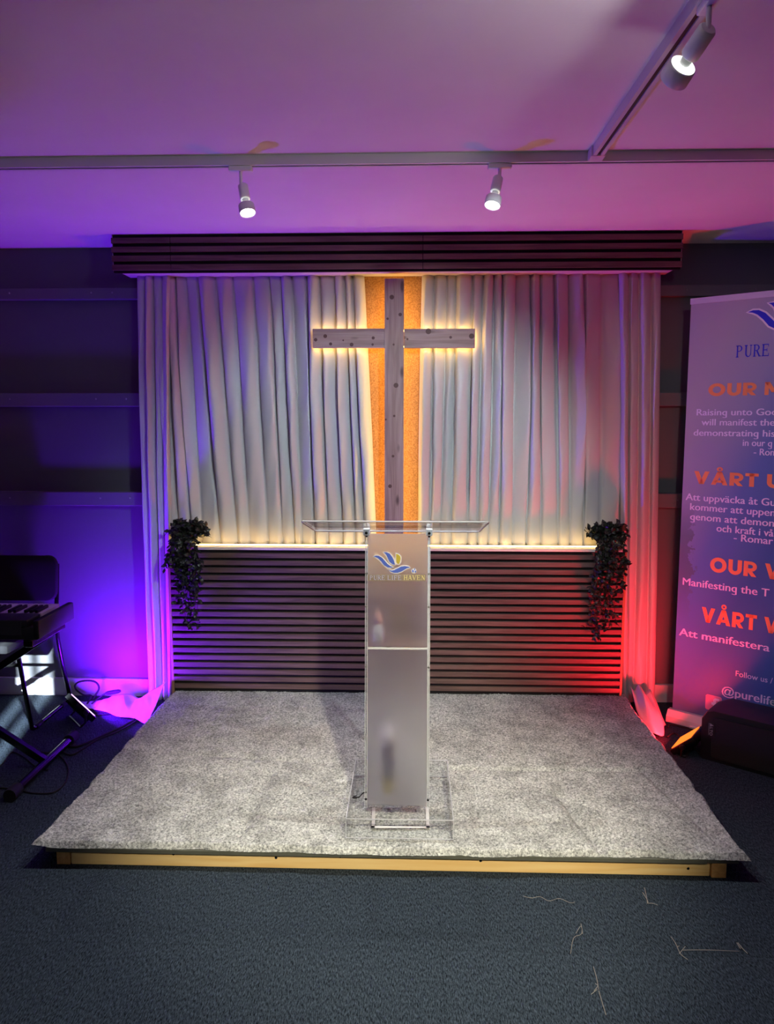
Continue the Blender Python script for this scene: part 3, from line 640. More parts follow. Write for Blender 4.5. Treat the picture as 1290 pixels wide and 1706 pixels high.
# reading plate, sloping down away from the audience
tp = MB(); tx0, tx1 = -.353, .244
def plate(x, t, h): return Vector((x, 2.425+t*.36, 1.192-t*.083+h))
outl = [(tx0+.015, 0), (tx1-.015, 0), (tx1-.004, .015), (tx1, .05), (tx1, .95), (tx1-.01, 1), (tx0+.01, 1), (tx0, .95), (tx0, .05), (tx0+.004, .015)]
tp.prism(outl, plate, .009)
rim = [plate(x, t, .0045) for x, t in outl]; tp.tube(rim, .0028, 6, 1, closed=True)
tp.build('reading_plate', [M['clear'], M['edge']], LE)
tp = MB(); tp.prism([(tx0+.03, .94), (tx1-.03, .94), (tx1-.03, .96), (tx0+.03, .96)], plate, .028); tp.build('book_stop', M['clear'], LE)
for x_ in (fx0+.004, fx1-.004):
    q = MB(); q.box(x_-.011, x_+.011, 2.64, 2.67, 1.118, 1.142, bev=.002); q.build('bracket', M['edge'], LE)
    MB().lathe([(0, .004), (.0045, .003), (.005, 0)], (x_, 2.64, 1.128), (0, -1, 0), 12).build('bolt', M['bolt'], LE, 40)
tq = MB(); zt0 = ZR+.002
P1, P2, P3, P4 = [atZ(*p, ZR) for p in ((623, 1348), (622, 1379), (713, 1379), (712, 1348))]
for a, b in ((P1, P2), (P2, P3), (P4, P3)):
    d = (b-a).normalized(); n = Vector((-d.y, d.x, 0))*.006; a2 = a-d*.006; b2 = b+d*.006
    tq.prism([tuple((a2+n)[:2]), tuple((b2+n)[:2]), tuple((b2-n)[:2]), tuple((a2-n)[:2])], lambda x, y, h: Vector((x, y, zt0+h)), .0012)
tq.build('tape', M['tape'], LE)
# the mark and the name on the front panel
def onpanel(cx, cy, d):
    px, py = 600+cx/9.92, 900+cy/9.92; r_ = ray(px, py)
    # front surface: y = lean(z)+.002
    k = (2.655-1.14*.098+.002+CAM_H*.098)/(r_.y-.098*r_.z); p = Vector((0, 0, CAM_H))+r_*k
    return p+Vector((0, -.0006-d, 0))
lg = MB(); logo(lg, onpanel, 0, (0, 1, 2)); lg.build('logo', [M['logo_white'], M['blue2'], M['gold']], fpan)
tx = MB(); tx.prism([(132, 566), (1086, 566), (1086, 676), (132, 676)], lambda a, b, d: onpanel(a, b, d), .0003, 0)
serif_text(tx, 'PURE LIFE', 158, 690, -655, 72, lambda a, b, d: onpanel(a, -b, d), .0005, 1)
serif_text(tx, 'HAVEN', 722, 1082, -655, 76, lambda a, b, d: onpanel(a, -b, d), .0005, 2)
tx.build('lettering', [M['strip'], M['lav'], M['pale_gold']], fpan)
# two bottles kept inside the lectern
zb_b = zb0+.001
B1 = thing('bottle', 'tall dusky bottle with a white cap, on the lectern base behind frosted panel', 'bottle', (-.082, 2.69, zb_b), 'bottles in the lectern')
MB().lathe([(0, 0), (.021, 0), (.023, .004), (.023, .045), (.022, .047)], (-.082, 2.69, zb_b), n=20).build('foot_band', M['bottle_foot'], B1, 40)
MB().lathe([(.0225, .047), (.0225, .15), (.02, .17), (.014, .185), (.012, .19)], (-.082, 2.69, zb_b), n=20).build('body', M['bottle_body'], B1, 40)
MB().lathe([(.0125, .183), (.022, .186), (.023, .226), (.019, .233), (0, .235)], (-.082, 2.69, zb_b), n=20).build('cap', M['bottle_cap'], B1, 40)
zj = zs+.0055
B2 = thing('bottle', 'small pale bottle with a pinkish cap, on the lectern shelf', 'bottle', (-.118, 2.68, zj), 'bottles in the lectern')
MB().lathe([(0, 0), (.017, 0), (.018, .003), (.018, .05), (.011, .062), (.010, .066)], (-.118, 2.68, zj), n=20).build('body', M['jar_body'], B2, 40)
MB().lathe([(.0105, .064), (.012, .066), (.012, .1), (.009, .104), (0, .105)], (-.118, 2.68, zj), n=20).build('cap', M['jar_cap'], B2, 40)
wz = zb0+.003
tag(MB().tube(bez([atZ(590, 1330, wz), atZ(592, 1326, wz), atZ(588, 1329, wz), atZ(598, 1328, wz), atZ(604, 1322, wz), atZ(611, 1320, wz), atZ(618, 1322, wz)], 6), .0022, 6).build('wire', M['rubber'], None, True), 'short black wire curled on the clear lectern base', 'wire')

# ------------------------------------------------------------------ ceiling track and its lamps
tr = thing('light_track', 'white lighting rail running across the ceiling from side to side', 'track', (-.2, 2.72, ZC-.03), 'ceiling tracks')
ya, zt1 = 2.715, ZC
q = MB()
for yy in (ya-.018, ya+.006): q.box(-2.9, 2.65, yy, yy+.012, ZC-.032, ZC)
q.box(-2.9, 2.65, ya-.006, ya+.006, ZC-.012, ZC-.0005)
q.build('channel', M['metal'], tr); MB().box(-2.9, 2.65, ya-.0055, ya+.0055, ZC-.0285, ZC-.013).build('slot', M['track_dark'], tr)
tr2 = thing('light_track', 'white lighting rail coming towards the viewer from the cross rail', 'track', (.6, 1.0, ZC-.03), 'ceiling tracks')
q = MB(); xa = .600
for xx in (xa-.018, xa+.006): q.box(xx, xx+.012, -1.2, ya-.02, ZC-.032, ZC)
q.box(xa-.006, xa+.006, -1.2, ya-.02, ZC-.012, ZC-.0005)
q.build('channel', M['metal'], tr2); MB().box(xa-.0055, xa+.0055, -1.2, ya-.06, ZC-.0285, ZC-.013).build('slot', M['track_dark'], tr2)
MB().box(xa-.024, xa+.024, ya-.075, ya-.0185, ZC-.034, ZC, bev=.003).build('connector', M['metal'], tr2)
lens_m = emit('lamp_lens', (1.0, .97, .9), 22.0); vent_m = emit('lamp_back_glow', (.97, 1.0, .88), 2.2)
def spot_fixture(label, top, k, joint, d, along, power, angle, blend, col):
    """Rail adapter, hanger, lamp holder, ring and GU10 lamp head; d is the direction of the beam."""
    top = Vector(top); joint = Vector(joint); d = Vector(d).normalized()
    t = thing('track_spotlight', label, 'spotlight', (top.x, top.y, joint.z), 'track spotlights')
    hx, hy = (.04, .013) if along == 'x' else (.013, .04)
    MB().box(top.x-hx, top.x+hx, top.y-hy, top.y+hy, top.z-.018, top.z-.001, bev=.004).build('rail_adapter', M['white'], t)
    MB().tube([top-Vector((0, 0, .018)), Vector((top.x, top.y, joint.z+.012)), joint], [.0058, .0058, .0055], 12).build('hanger', M['white'], t, 40)
    def sc(p): return [(r_*k, h_*k) for r_, h_ in p]
    MB().lathe(sc([(0, -.004), (.014, -.004), (.017, .0), (.0175, .05), (.016, .052), (0, .052)]), joint, d, 22).build('lamp_holder', M['white'], t, 40)
    b = joint+d*.052*k
    MB().lathe(sc([(.0105, 0), (.0105, .018), (0, .018)]), b, d, 16).build('lamp_neck', M['edge'], t, 40)
    hb = joint+d*.068*k
    head = MB().lathe(sc([(.012, .0), (.0255, .004), (.027, .006), (.028, .034), (.0265, .036), (.0235, .034), (.0235, .028)]), hb, d, 28).build('lamp_head', M['white'], t, 40)
    MB().lathe(sc([(.011, -.0005), (.0245, .003)]), hb, d, 28).build('rear_vent', vent_m, head)
    MB().lathe(sc([(0, .0335), (.0235, .0335)]), hb, d, 28).build('lens', lens_m, head)
    li = bpy.data.lights.new('spot_beam', 'SPOT'); li.energy = power; li.spot_size = math.radians(angle); li.spot_blend = blend; li.color = col; li.shadow_soft_size = .02
    lo = bpy.data.objects.new('spot_beam', li); COL.objects.link(lo); lo.location = hb+d*.04*k; lo.rotation_euler = d.to_track_quat('-Z', 'Y').to_euler()
    return t
WARM = (1.0, .98, .88)
spot_fixture('white spotlight on the cross rail, left of the other two', (atY(401, 275, ya).x, ya, ZC-.03), 1.0, atY(405, 310, ya), (.20, -.30, -.93), 'x', 82, 102, 1.0, WARM)
spot_fixture('white spotlight on the cross rail above the lectern', (atY(833, 268, ya).x, ya, ZC-.03), 1.0, atY(830, 297, ya), (-.20, -.30, -.93), 'x', 82, 102, 1.0, WARM)
spot_fixture('nearest white spotlight, on the rail that comes towards the viewer', (xa, 1.70, ZC-.03), 1.15, Vector((xa-.002, 1.70, atY(1162, 50, 1.70).z)), (-.28, .85, -.47), 'y', 135, 60, .8, (.84, 1.0, 1.0))
# unseen lamps without fixtures: one further back on the rail, the rest added
def lamp(name, loc, target, power, angle, col, size=.03, blend=.8):
    li = bpy.data.lights.new(name, 'SPOT'); li.energy = power; li.spot_size = math.radians(angle); li.spot_blend = blend; li.color = col; li.shadow_soft_size = size
    o = bpy.data.objects.new(name, li); COL.objects.link(o); o.location = loc; o.rotation_euler = (Vector(target)-Vector(loc)).to_track_quat('-Z', 'Y').to_euler(); return o
lamp('unseen_lamp', (xa, -.3, 2.3), (-.05, 2.78, .0), 520, 35, (1.0, .90, .66))
lamp('unseen_lamp', (-.9, -.6, 2.3), (-.3, 3.0, .0), 10, 60, (.86, .95, 1.0))  # weak cool fill added from behind the viewer, off the rail
lamp('unseen_lamp', (xa, .4, 2.3), (1.75, 3.3, 1.1), 55, 50, (1.0, .98, .92))  # added to put more neutral light on the banner
lamp('unseen_lamp', (xa-.06, 1.25, 2.22), (.08, 1.78, 2.42), 13, 68, (1.0, .97, .95), .02, .5)  # bare spot turned upwards, added to make the pale glow on the ceiling

# ------------------------------------------------------------------ flood lamps on the floor
def flood(label, base, nrm, colr, strength, power, lens_rgb, roll=0.0):
    base = Vector(base); n = Vector(nrm).normalized()
    side = n.cross(Vector((0, 0, 1))).normalized(); up = side.cross(n).normalized()
    t = thing('flood_lamp', label, 'flood lamp', (base.x, base.y, 0), 'coloured flood lamps')
    mt = Matrix((( side.x, n.x, up.x, base.x), (side.y, n.y, up.y, base.y), (side.z, n.z, up.z, base.z), (0, 0, 0, 1)))
    hs = MB().box(-.085, .085, -.03, 0, -.065, .065, mt, bev=.005)
    for i in range(7): hs.box(-.07+i*.0225, -.066+i*.0225, -.042, -.03, -.05, .05, mt)
    h = hs.build('housing', M['black_gloss'], t, 40)
    MB().box(-.074, .074, .0005, .003, -.054, .054, mt).build('lens', emit('flood_lens', lens_rgb, strength), h)
    br = [mt @ Vector(p) for p in ((-.092, -.015, 0), (-.092, -.05, -.035), (-.088, -.09, -.05), (.088, -.09, -.05), (.092, -.05, -.035), (.092, -.015, 0))]
    br = [Vector((p.x, p.y, max(p.z, .008))) for p in br]
    MB().tube(br, .006, 8).build('bracket', M['black'], t, 40)
    for sx in (-1, 1): MB().lathe([(0, .016), (.01, .016), (.012, .012), (.012, 0), (0, 0)], mt @ Vector((sx*.085, -.015, 0)), side*sx, 14).build('knob', M['black'], t, 40)
    li = bpy.data.lights.new('flood_beam', 'AREA'); li.shape = 'RECTANGLE'; li.size = .14; li.size_y = .1; li.energy = power; li.color = colr; li.spread = math.radians(170)
    o = bpy.data.objects.new('flood_beam', li); COL.objects.link(o); o.location = base+n*.006; o.rotation_euler = n.to_track_quat('-Z', 'Y').to_euler()
flood('black flood lamp shining violet at the left curtain from the floor', (-1.66, 3.70, .085), (.60, .50, .62), (.15, .0, 1.0), 6.0, 44, (.8, .35, 1.0))
flood('black flood lamp shining red at the right curtain from the floor', tuple(atZ(1143, 1229, .06)), (-.55, .37, .75), (1.0, .015, .03), 2.0, 16, (1.0, .17, .02))

# ------------------------------------------------------------------ roll-up banner
th = math.radians(-39.6); BU = Vector((math.cos(th), math.sin(th), 0)); BN = Vector((BU.y, -BU.x, 0))   # BN faces the viewer
BP = Vector((1.328, 3.82, 0)); BW = .86
def onb(s, z, d=0): return BP+BU*s+BN*d+Vector((0, 0, z))
BA = bpy.data.objects.new('rollup_banner', None); COL.objects.link(BA); BA.location = BP; BA.rotation_euler = (0, 0, th); BA.empty_display_size = .05
tag(BA, 'tall roll-up banner with blue bird logo and mission text', 'banner')
def bbuild(mb, name, mats, par, smooth=False):
    # parts in the banner's own axes so that the print follows it
    R_ = Matrix.Rotation(-th, 4, 'Z'); mb.v = [R_ @ (v-BP) for v in mb.v]; fake = par; old = fake.get('_org'); fake['_org'] = (0, 0, 0)
    return mb.build(name, mats, par, smooth)
BA['_org'] = (0, 0, 0)
def bslab(mb, s0, s1, z0, z1, d0, d1, m=0): return mb.prism([(s0, z0), (s1, z0), (s1, z1), (s0, z1)], lambda a, b, d: onb(a, b, d0+d), d1-d0, m)
sheet = bbuild(bslab(MB(), 0, BW, .05, 2.07, -.001, 0), 'printed_sheet', M['banner'], BA)
bbuild(bslab(MB(), -.001, BW+.001, 2.062, 2.089, -.012, .008), 'top_rail', M['metal'], BA)
q = MB(); q.prism([(-.075, 0), (.075, 0), (.075, .016), (.045, .05), (.012, .06), (-.04, .06), (-.075, .03)], lambda a, b, d: onb(-.014+d, b, -a*.6), BW+.028)
bbuild(q, 'base_cassette', M['metal'], BA)
bbuild(MB().tube([onb(BW/2, .05, -.03), onb(BW/2, 2.07, -.014)], .009, 10), 'support_pole', M['metal'], BA)
for s_ in (.13, BW-.13): bbuild(bslab(MB(), s_-.02, s_+.02, 0, .012, -.17, .06), 'foot', M['metal'], BA)
D = .0006
lg = MB(); logo(lg, lambda cx, cy, d: onb(.259+(cx-215)*.00051, 2.003-(cy-270)*.00047, d), D, (0, 1, 2)); bbuild(lg, 'logo', [M['logo_white'], M['blue'], M['gold']], sheet)
for wd, a_, b_, mm in (('PURE', .217, .366, 'blue'), ('LIFE', .388, .522, 'blue'), ('HAVEN', .545, .735, 'gold')): q = MB(); serif_text(q, wd, a_, b_, 1.802, .054, onb, D, 0); bbuild(q, 'name_word', M[mm], sheet)
for args in (('OUR MISSION', .097, .320, 1.628, .058), ('VÅRT UPPDRAG', .049, .351, 1.208, .062), ('OUR VISION', .146, .366, .787, .071), ('VÅRT VISION', .118, .379, .533, .074)):
    q = MB(); heavy(q, *args, onb, D); bbuild(q, 'heading_line', M['orange'], sheet)
for full, pre, s0, s1, zb, cap in (('Raising unto God', 'Raising unto Go', .052, .383, 1.537, .03), ('will manifest the', 'will manifest the', .077, .402, 1.490, .03), ('demonstrating his', 'demonstrating his', .042, .405, 1.440, .03),
        ('in our g', 'in our', .27, .366, 1.396, .03), ('- Rom', '- Ro', .32, .388, 1.355, .03),
        ('Att uppväcka åt Gud', 'Att uppväcka åt Gu', .018, .424, 1.126, .033), ('kommer att uppen', 'kommer att upper', .042, .424, 1.079, .033), ('genom att demon', 'genom att demon', .044, .424, 1.031, .033),
        ('och kraft i vår', 'och kraft i vå', .172, .424, .985, .033), ('- Romar', '- Romar', .253, .424, .948, .033),
        ('Manifesting the T', 'Manifesting the', .023, .37, .703, .036), ('Att manifestera', 'Att manifestera', .017, .437, .445, .037),
        ('Follow us /', 'Follow us', .295, .437, .296, .027), ('@purelifehaven', '@purelife', .236, .478, .192, .040)):
    q = MB(); text_mesh(q, full, pre, s0, s1, zb, cap, onb, D, .008 if cap < .03 else .018, 0); bbuild(q, 'text_line', M['textw'], sheet)
def rrect(s0, s1, z0, z1, r): return arc(s0+r, z0+r, r, r, 180, 270, 5)+arc(s1-r, z0+r, r, r, 270, 360, 5)+arc(s1-r, z1-r, r, r, 0, 90, 5)+arc(s0+r, z1-r, r, r, 90, 180, 5)
def onbd(d0): return lambda a, b, d: onb(a, b, d0+d)
q = MB(); q.prism(rrect(.161, .238, .098, .175, .01), onbd(D), .0003, 0)
q.prism([(.198, .098), (.211, .098), (.211, .128), (.223, .128), (.225, .14), (.211, .14), (.212, .152), (.226, .152), (.226, .163), (.206, .163), (.198, .154), (.198, .14), (.190, .14), (.190, .128), (.198, .128)], onbd(D+.0004), .0003, 1)
bbuild(q, 'social_icon', [M['fb'], M['textw']], sheet)
q = MB(); q.prism([(.286, .185-.01), (.297, .175), (.299, .162), (.309, .155), (.317, .153), (.317, .141), (.305, .143), (.297, .148), (.297, .12), (.29, .106), (.275, .1), (.263, .108), (.259, .122), (.264, .136), (.279, .142), (.279, .13), (.271, .124), (.272, .115), (.28, .112), (.286, .118)], onbd(D), .0003, 0)
bbuild(q, 'social_icon', M['ink'], sheet)
q = MB(); q.prism(rrect(.334, .409, .1, .177, .006), onbd(D), .0003, 0)
q.prism([(.352, .158), (.364, .158), (.393, .118), (.381, .118)], onbd(D+.0004), .0003, 1); q.prism([(.386, .158), (.391, .158), (.374, .139), (.371, .141)], onbd(D+.0004), .0003, 1); q.prism([(.352, .118), (.358, .118), (.372, .135), (.369, .138)], onbd(D+.0004), .0003, 1)
bbuild(q, 'social_icon', [M['ink'], M['textw']], sheet)
q = MB(); q.prism(rrect(.436, .52, .108, .178, .018), onbd(D), .0003, 0); q.prism([(.469, .128), (.469, .158), (.494, .143)], onbd(D+.0004), .0003, 1)
bbuild(q, 'social_icon', [M['red'], M['textw']], sheet)

# ------------------------------------------------------------------ loudspeaker lying on the floor
sth = math.atan2(-.197, .244); SU = Vector((math.cos(sth), math.sin(sth), 0)); SN = Vector((SU.y, -SU.x, 0)); SP = Vector((1.302, 3.374, 0))
def ons(s, z, d=0): return SP+SU*s+SN*d+Vector((0, 0, z))
SL_ = .62
SK = thing('loudspeaker', 'black loudspeaker lying on its side in front of the banner', 'loudspeaker', tuple(ons(SL_/2, 0, -.13)))
q = MB(); prof = [(0, .012), (.012, 0), (SL_-.012, 0), (SL_, .012), (SL_, .19), (SL_-.04, .232), (.05, .232), (.022, .222), (0, .185)]
n = len(prof)
vs = []
for d, sh in ((-.012, 0), (-.0, .006), (-.16, .0), (-.24, .03)):
    for a, b in prof:
        ca, cb = SL_/2, .116; f = 1-sh*2; vs.append(ons(ca+(a-ca)*f, max(0, cb+(b-cb)*(1-sh*2.2)) if b > .02 else b, d))
order = [1, 0, 2, 3]; vs2 = []
for o_ in order: vs2 += vs[o_*n:(o_+1)*n]
fs = [(k*n+i, k*n+(i+1) % n, (k+1)*n+(i+1) % n, (k+1)*n+i) for k in range(3) for i in range(n)]+[tuple(range(n)), tuple(range(3*n, 4*n))[::-1]]
q.add(vs2, fs); q.build('cabinet', M['black'], SK, 30)
q = MB(); q.prism(rrect(.05, SL_-.02, .018, .205, .02), lambda a, b, d: ons(a, b, .0005+d), .006); gr = q.build('grille', M['grille'], SK)
# badge, lettering turned to read downwards
def onbadge(a, b, d=0): return ons(.043+b, .176-a, .0072+d)     # a runs down, b runs to the right of the badge foot
q = MB(); q.prism([(-.004, -.008), (.062, -.008), (.062, .021), (-.004, .021)], lambda a, b, d: onbadge(a, b, d), .0012, 0)
dd = .0014
q.prism([(0, 0), (.0155, 0), (.0078, .016)], lambda a, b, d: onbadge(a, b, dd+d), .0003, 1)
for (a0, a1, b0, b1) in ((.018, .0205, 0, .012), (.018, .026, 0, .0025), (.028, .039, .0095, .012), (.0325, .035, 0, .012), (.0, .056, -.005, -.0035)):
    q.prism([(a0, b0), (a1, b0), (a1, b1), (a0, b1)], lambda a, b, d: onbadge(a, b, dd+d), .0003, 1)
q.prism(band(arc(.0485, .006, .0075, .0065, 0, 360, 18), arc(.0485, .006, .005, .004, 0, 360, 18)), lambda a, b, d: onbadge(a, b, dd+d), .0003, 1)
q.build('badge', [M['black'], M['grey_ink']], SK)

# ------------------------------------------------------------------ keyboard on its stand
KZ = .63
KB = thing('electronic_keyboard', 'black electronic keyboard on a folding stand at the left', 'keyboard', (-2.05, 3.15, KZ))
q = MB(); q.box(-2.75, -1.51, 2.99, 3.31, KZ, KZ+.055, bev=.006); q.box(-2.75, -1.55, 2.985, 3.10, KZ+.055, KZ+.085, bev=.006); q.build('shell', M['kb'], KB, 40)
MB().box(-2.74, -1.575, 2.9835, 2.9855, KZ+.022, KZ+.078).build('rear_panel', M['kb_panel'], KB)
wk = MB(); x = -2.70
while x < -1.585: wk.box(x, x+.0215, 3.135, 3.305, KZ+.05, KZ+.075, bev=.0015); x += .0232
wk.build('white_keys', M['key_white'], KB)
bk = MB(); x = -2.70; i = 0
while x < -1.6:
    if i % 7 not in (2, 6): bk.box(x+.017, x+.029, 3.135, 3.235, KZ+.075, KZ+.088, bev=.001)
    x += .0232; i += 1
bk.build('black_keys', M['black'], KB)
for xx in (-2.75, -1.53): MB().box(xx, xx+.026, 2.988, 3.312, KZ+.004, KZ+.082, bev=.006).build('end_cap', M['kb'], KB, 40)
KS = thing('keyboard_stand', 'black folding cross-legged stand carrying the keyboard', 'stand', (-2.02, 3.16, 0))
def sq(mb, a, b, w, h, m=0):
    a, b = Vector(a), Vector(b); d = (b-a).normalized(); u = Vector((0, 1, 0)); k = d.cross(u).normalized()
    vs = [p+u*sx*w/2+k*sz*h/2 for p in (a, b) for sx, sz in ((-1, -1), (1, -1), (1, 1), (-1, 1))]
    return mb.add(vs, [(0, 1, 2, 3)[::-1], (4, 5, 6, 7), (0, 1, 5, 4), (1, 2, 6, 5), (2, 3, 7, 6), (3, 0, 4, 7)], m)
for yy, (xa_, xb_) in ((3.175, (-1.60, -2.44)), (3.215, (-2.44, -1.56))):
    sq(MB(), (xa_, yy, .03), (xb_, yy, KZ-.03), .026, .03).build('leg', M['black_gloss'], KS)
for xx in (-1.6, -2.44):
    MB().tube([(xx, 2.90, .0265), (xx, 3.44, .0265)], .019, 14).build('foot_bar', M['black_gloss'], KS, 40)
    for a, b in ((2.865, 2.93), (3.40, 3.46)): MB().tube([(xx, a, .0275), (xx, b, .0275)], .0265, 14).build('rubber_cap', M['rubber'], KS, 40)
for xx in (-1.56, -2.44): MB().box(xx-.02, xx+.02, 3.0, 3.3, KZ-.034, KZ-.001, bev=.004).build('top_bar', M['black_gloss'], KS)
MB().lathe([(0, -.03), (.035, -.03), (.04, -.02), (.04, 0), (0, 0)], (-2.02, 3.16, .315), (0, 1, 0), 18).build('pivot_knob', M['rubber'], KS, 40)

# ------------------------------------------------------------------ chair behind the keyboard
CH = thing('chair', 'black padded stacking chair behind the keyboard against the wall', 'chair', (-2.11, 3.72, 0))
cx0, cx1 = -2.385, -1.845
bp = MB(); 
bm = bmesh.new(); bmesh.ops.create_cube(bm, size=1.0)
for v in bm.verts: v.co = Vector(((cx0+cx1)/2+v.co.x*(cx1-cx0+.012), 3.875+v.co.y*.035, .70+v.co.z*.235))
bmesh.ops.bevel(bm, geom=[e for e in bm.edges if abs(e.verts[0].co.y-e.verts[1].co.y) > .01], offset=.05, segments=5, profile=.5, affect='EDGES')
bmesh.ops.bevel(bm, geom=[e for e in bm.edges if abs(e.verts[0].co.y-e.verts[1].co.y) < .001], offset=.01, segments=2, profile=.5, affect='EDGES')
bmesh.ops.transform(bm, matrix=Matrix.Translation((0, 3.875, .7)) @ Matrix.Rotation(-.14, 4, 'X') @ Matrix.Translation((0, -3.875, -.7)), verts=bm.verts[:])
bp.frombm(bm).build('backrest', M['pad'], CH, 40)
MB().box(cx0+.03, cx1-.03, 3.42, 3.83, .43, .475, bev=.016).build('seat', M['pad'], CH, 40)
for xx in (cx0+.005, cx1-.005):
    sgn = 1 if xx > -2.1 else -1
    fr = bez([(xx, 3.905, .77), (xx, 3.885, .62), (xx, 3.86, .45), (xx, 3.90, .25), (xx, 3.965, .05), (xx, 3.96, .018), (xx, 3.93, .0125), (xx, 3.76, .0125), (xx, 3.60, .0125), (xx, 3.56, .018), (xx, 3.545, .05), (xx, 3.50, .25), (xx, 3.46, .43)], 5)
    MB().tube(fr, .0105, 10).build('side_frame', M['black_gloss'], CH, 40)
    for yy in (3.62, 3.90): MB().tube([(xx, yy-.03, .0135), (xx, yy+.03, .0135)], .0132, 10).build('glide', M['rubber'], CH, 40)
MB().tube([(cx0+.005, 3.485, .36), (cx1-.005, 3.485, .36)], .009, 8).build('front_rail', M['black_gloss'], CH, 40)
MB().tube([(cx0+.005, 3.862, .42), (cx1-.005, 3.862, .42)], .009, 8).build('rear_rail', M['black_gloss'], CH, 40)

# ------------------------------------------------------------------ cables
def cable(label, pts, r=.0045, n=8, name='cable'):
    return tag(MB().tube(bez(pts, n), r, 8).build(name, M['rubber'], None, True), label, 'cable', 'cables on the floor')
def fl(px, r=.0045, lift=0): return [Vector((p.x, p.y, r+.001+lift)) for p in (atZ(a, b, r) for a, b in px)]
cable('thick black cable running along the left edge of the platform to the wall', fl([(262, 1172), (245, 1184), (226, 1198), (200, 1213), (175, 1224), (150, 1236), (128, 1244), (112, 1243)], .006), .006)
cable('thin black cable beside the thick one at the left edge of the platform', fl([(250, 1184), (222, 1205), (192, 1221), (162, 1233), (135, 1250), (118, 1258), (102, 1252)], .004), .004)
cable('looped cable on the floor behind the flood lamp by the left curtain', fl([(158, 1186), (185, 1187), (200, 1181), (215, 1175), (232, 1174), (241, 1180), (236, 1187), (218, 1189), (200, 1185), (186, 1189), (160, 1192)], .004), .004)
cable('black cable looping round the foot of the keyboard stand', fl([(-30, 1212), (10, 1226), (40, 1243), (65, 1253), (92, 1256)], .0035)+fl([(108, 1268), (114, 1285), (108, 1305), (90, 1320), (60, 1322), (30, 1317), (0, 1313), (-40, 1315)], .0035), .0035)
cable('thin cable under the keyboard stand at the left edge of the picture', fl([(-20, 1290), (5, 1272), (20, 1254), (40, 1262), (62, 1280), (80, 1284)], .003), .003)
lp = [atY(px, py, 3.97) for px, py in ((152, 1159), (140, 1158), (128, 1150), (125, 1142), (132, 1136), (148, 1134), (160, 1137), (165, 1146), (160, 1157), (154, 1165))]
cable('black cable coiled upright against the skirting behind the flood lamp', [Vector((154/1000*0+lp[0].x+.012, 3.86, .006)), Vector((lp[0].x+.006, 3.93, .012))]+lp+[Vector((lp[-1].x, 3.93, .02)), Vector((lp[-1].x+.01, 3.85, .006)), Vector((lp[-1].x+.06, 3.78, .006))], .005)
PL = thing('cable_plug', 'black inline power connector lying on the curtain hem by the skirting', 'plug', tuple(atY(188, 1153, 3.93)))
p0, p1 = atY(176, 1155, 3.93), atY(201, 1151, 3.93); dv = (p1-p0)
MB().tube([p0, p0+dv*.15, p0+dv*.5, p0+dv*.85, p1], [.006, .010, .011, .010, .006], 10).build('connector_body', M['rubber'], PL, 40)
MB().tube(bez([p0, p0-dv*.3+Vector((0, -.01, -.012)), p0-dv*.7+Vector((0, -.05, -.03))], 6), .004, 8).build('lead', M['rubber'], PL, True)
cable('pale cable on the floor in front of the banner base', [Vector((1.27, 3.70, .006)), Vector((1.29, 3.74, .006)), Vector((1.33, 3.72, .006)), Vector((1.40, 3.66, .006)), Vector((1.47, 3.58, .006))], .004)
cable('dark cable between the platform edge and the red flood lamp', fl([(1112, 1228), (1124, 1222), (1136, 1230), (1146, 1244), (1160, 1250), (1170, 1262)], .004), .004)

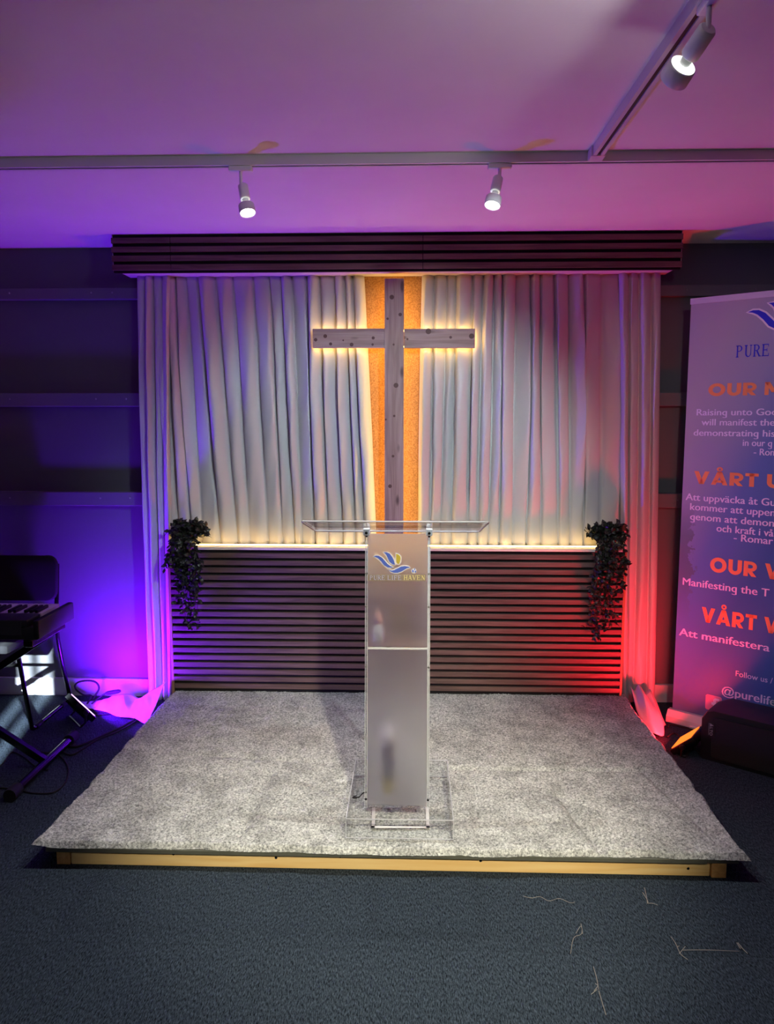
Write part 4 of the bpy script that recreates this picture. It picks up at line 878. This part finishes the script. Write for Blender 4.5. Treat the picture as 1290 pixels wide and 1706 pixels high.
# ------------------------------------------------------------------ loose threads on the carpet seams
def threads(label, strands, r=.0008):
    q = MB()
    for px in strands: q.tube(bez([Vector((p.x, p.y, .0022+.004*(i % 2))) for i, p in enumerate(atZ(a, b, 0) for a, b in px)], 5), r, 5)
    return tag(q.build('loose_thread', M['thread']), label, 'thread', 'loose carpet threads')
threads('frayed thread tuft on the carpet below the right end of the platform beam', [[(1074, 1480), (1077, 1495), (1079, 1506)], [(1071, 1488), (1076, 1498), (1080, 1504), (1078, 1508)], [(1079, 1506), (1088, 1508), (1096, 1509)]], .0011)
threads('long wavy thread on the carpet in front of the lectern', [[(872, 1494), (886, 1499), (900, 1495), (915, 1504), (932, 1498), (950, 1507), (958, 1504)]])
threads('small frayed tuft with a tail, left of the other carpet tufts', [[(960, 1556), (968, 1546), (971, 1557)], [(968, 1540), (970, 1552), (968, 1558), (956, 1566), (951, 1590)]])
threads('long frayed thread along the carpet seam near the bottom right', [[(1118, 1562), (1126, 1575), (1134, 1590), (1146, 1602)], [(1125, 1572), (1129, 1580), (1132, 1577)], [(1132, 1590), (1142, 1580)], [(1138, 1584), (1180, 1586), (1232, 1586)]], .001)
threads('short pale tuft at the far right carpet seam', [[(1228, 1572), (1234, 1584)], [(1230, 1572), (1236, 1582), (1246, 1590)]], .0014)
threads('thin thread trailing down at the bottom of the picture', [[(989, 1612), (994, 1632), (998, 1650)], [(985, 1658), (995, 1652)], [(998, 1652), (1003, 1672), (1010, 1692)], [(992, 1640), (996, 1646), (990, 1652)]], .001)

# ------------------------------------------------------------------ daylight
sun = bpy.data.lights.new('sun', 'SUN'); sun.energy = 48.0; sun.angle = math.radians(.6); sun.color = (.82, .93, 1.0)
so = bpy.data.objects.new('sun', sun); COL.objects.link(so); so.rotation_euler = Vector((-.2, 1.0, -.325)).to_track_quat('-Z', 'Y').to_euler(); so.location = (0, -4, 4)
w = bpy.data.worlds.new('world'); scene.world = w; w.use_nodes = True
bg = w.node_tree.nodes['Background']; bg.inputs[0].default_value = (.35, .5, .8, 1); bg.inputs[1].default_value = .6

# ------------------------------------------------------------------ view
scene.view_settings.view_transform = 'Standard'; scene.view_settings.look = 'None'; scene.view_settings.gamma = 1.0; scene.view_settings.use_curve_mapping = False
scene.view_settings.exposure = 0.0
scene.cycles.max_bounces = 10; scene.cycles.transparent_max_bounces = 24; scene.cycles.transmission_bounces = 8
scene.cycles.sample_clamp_indirect = 30.0
for o in list(bpy.data.objects):
    if '_org' in o: del o['_org']
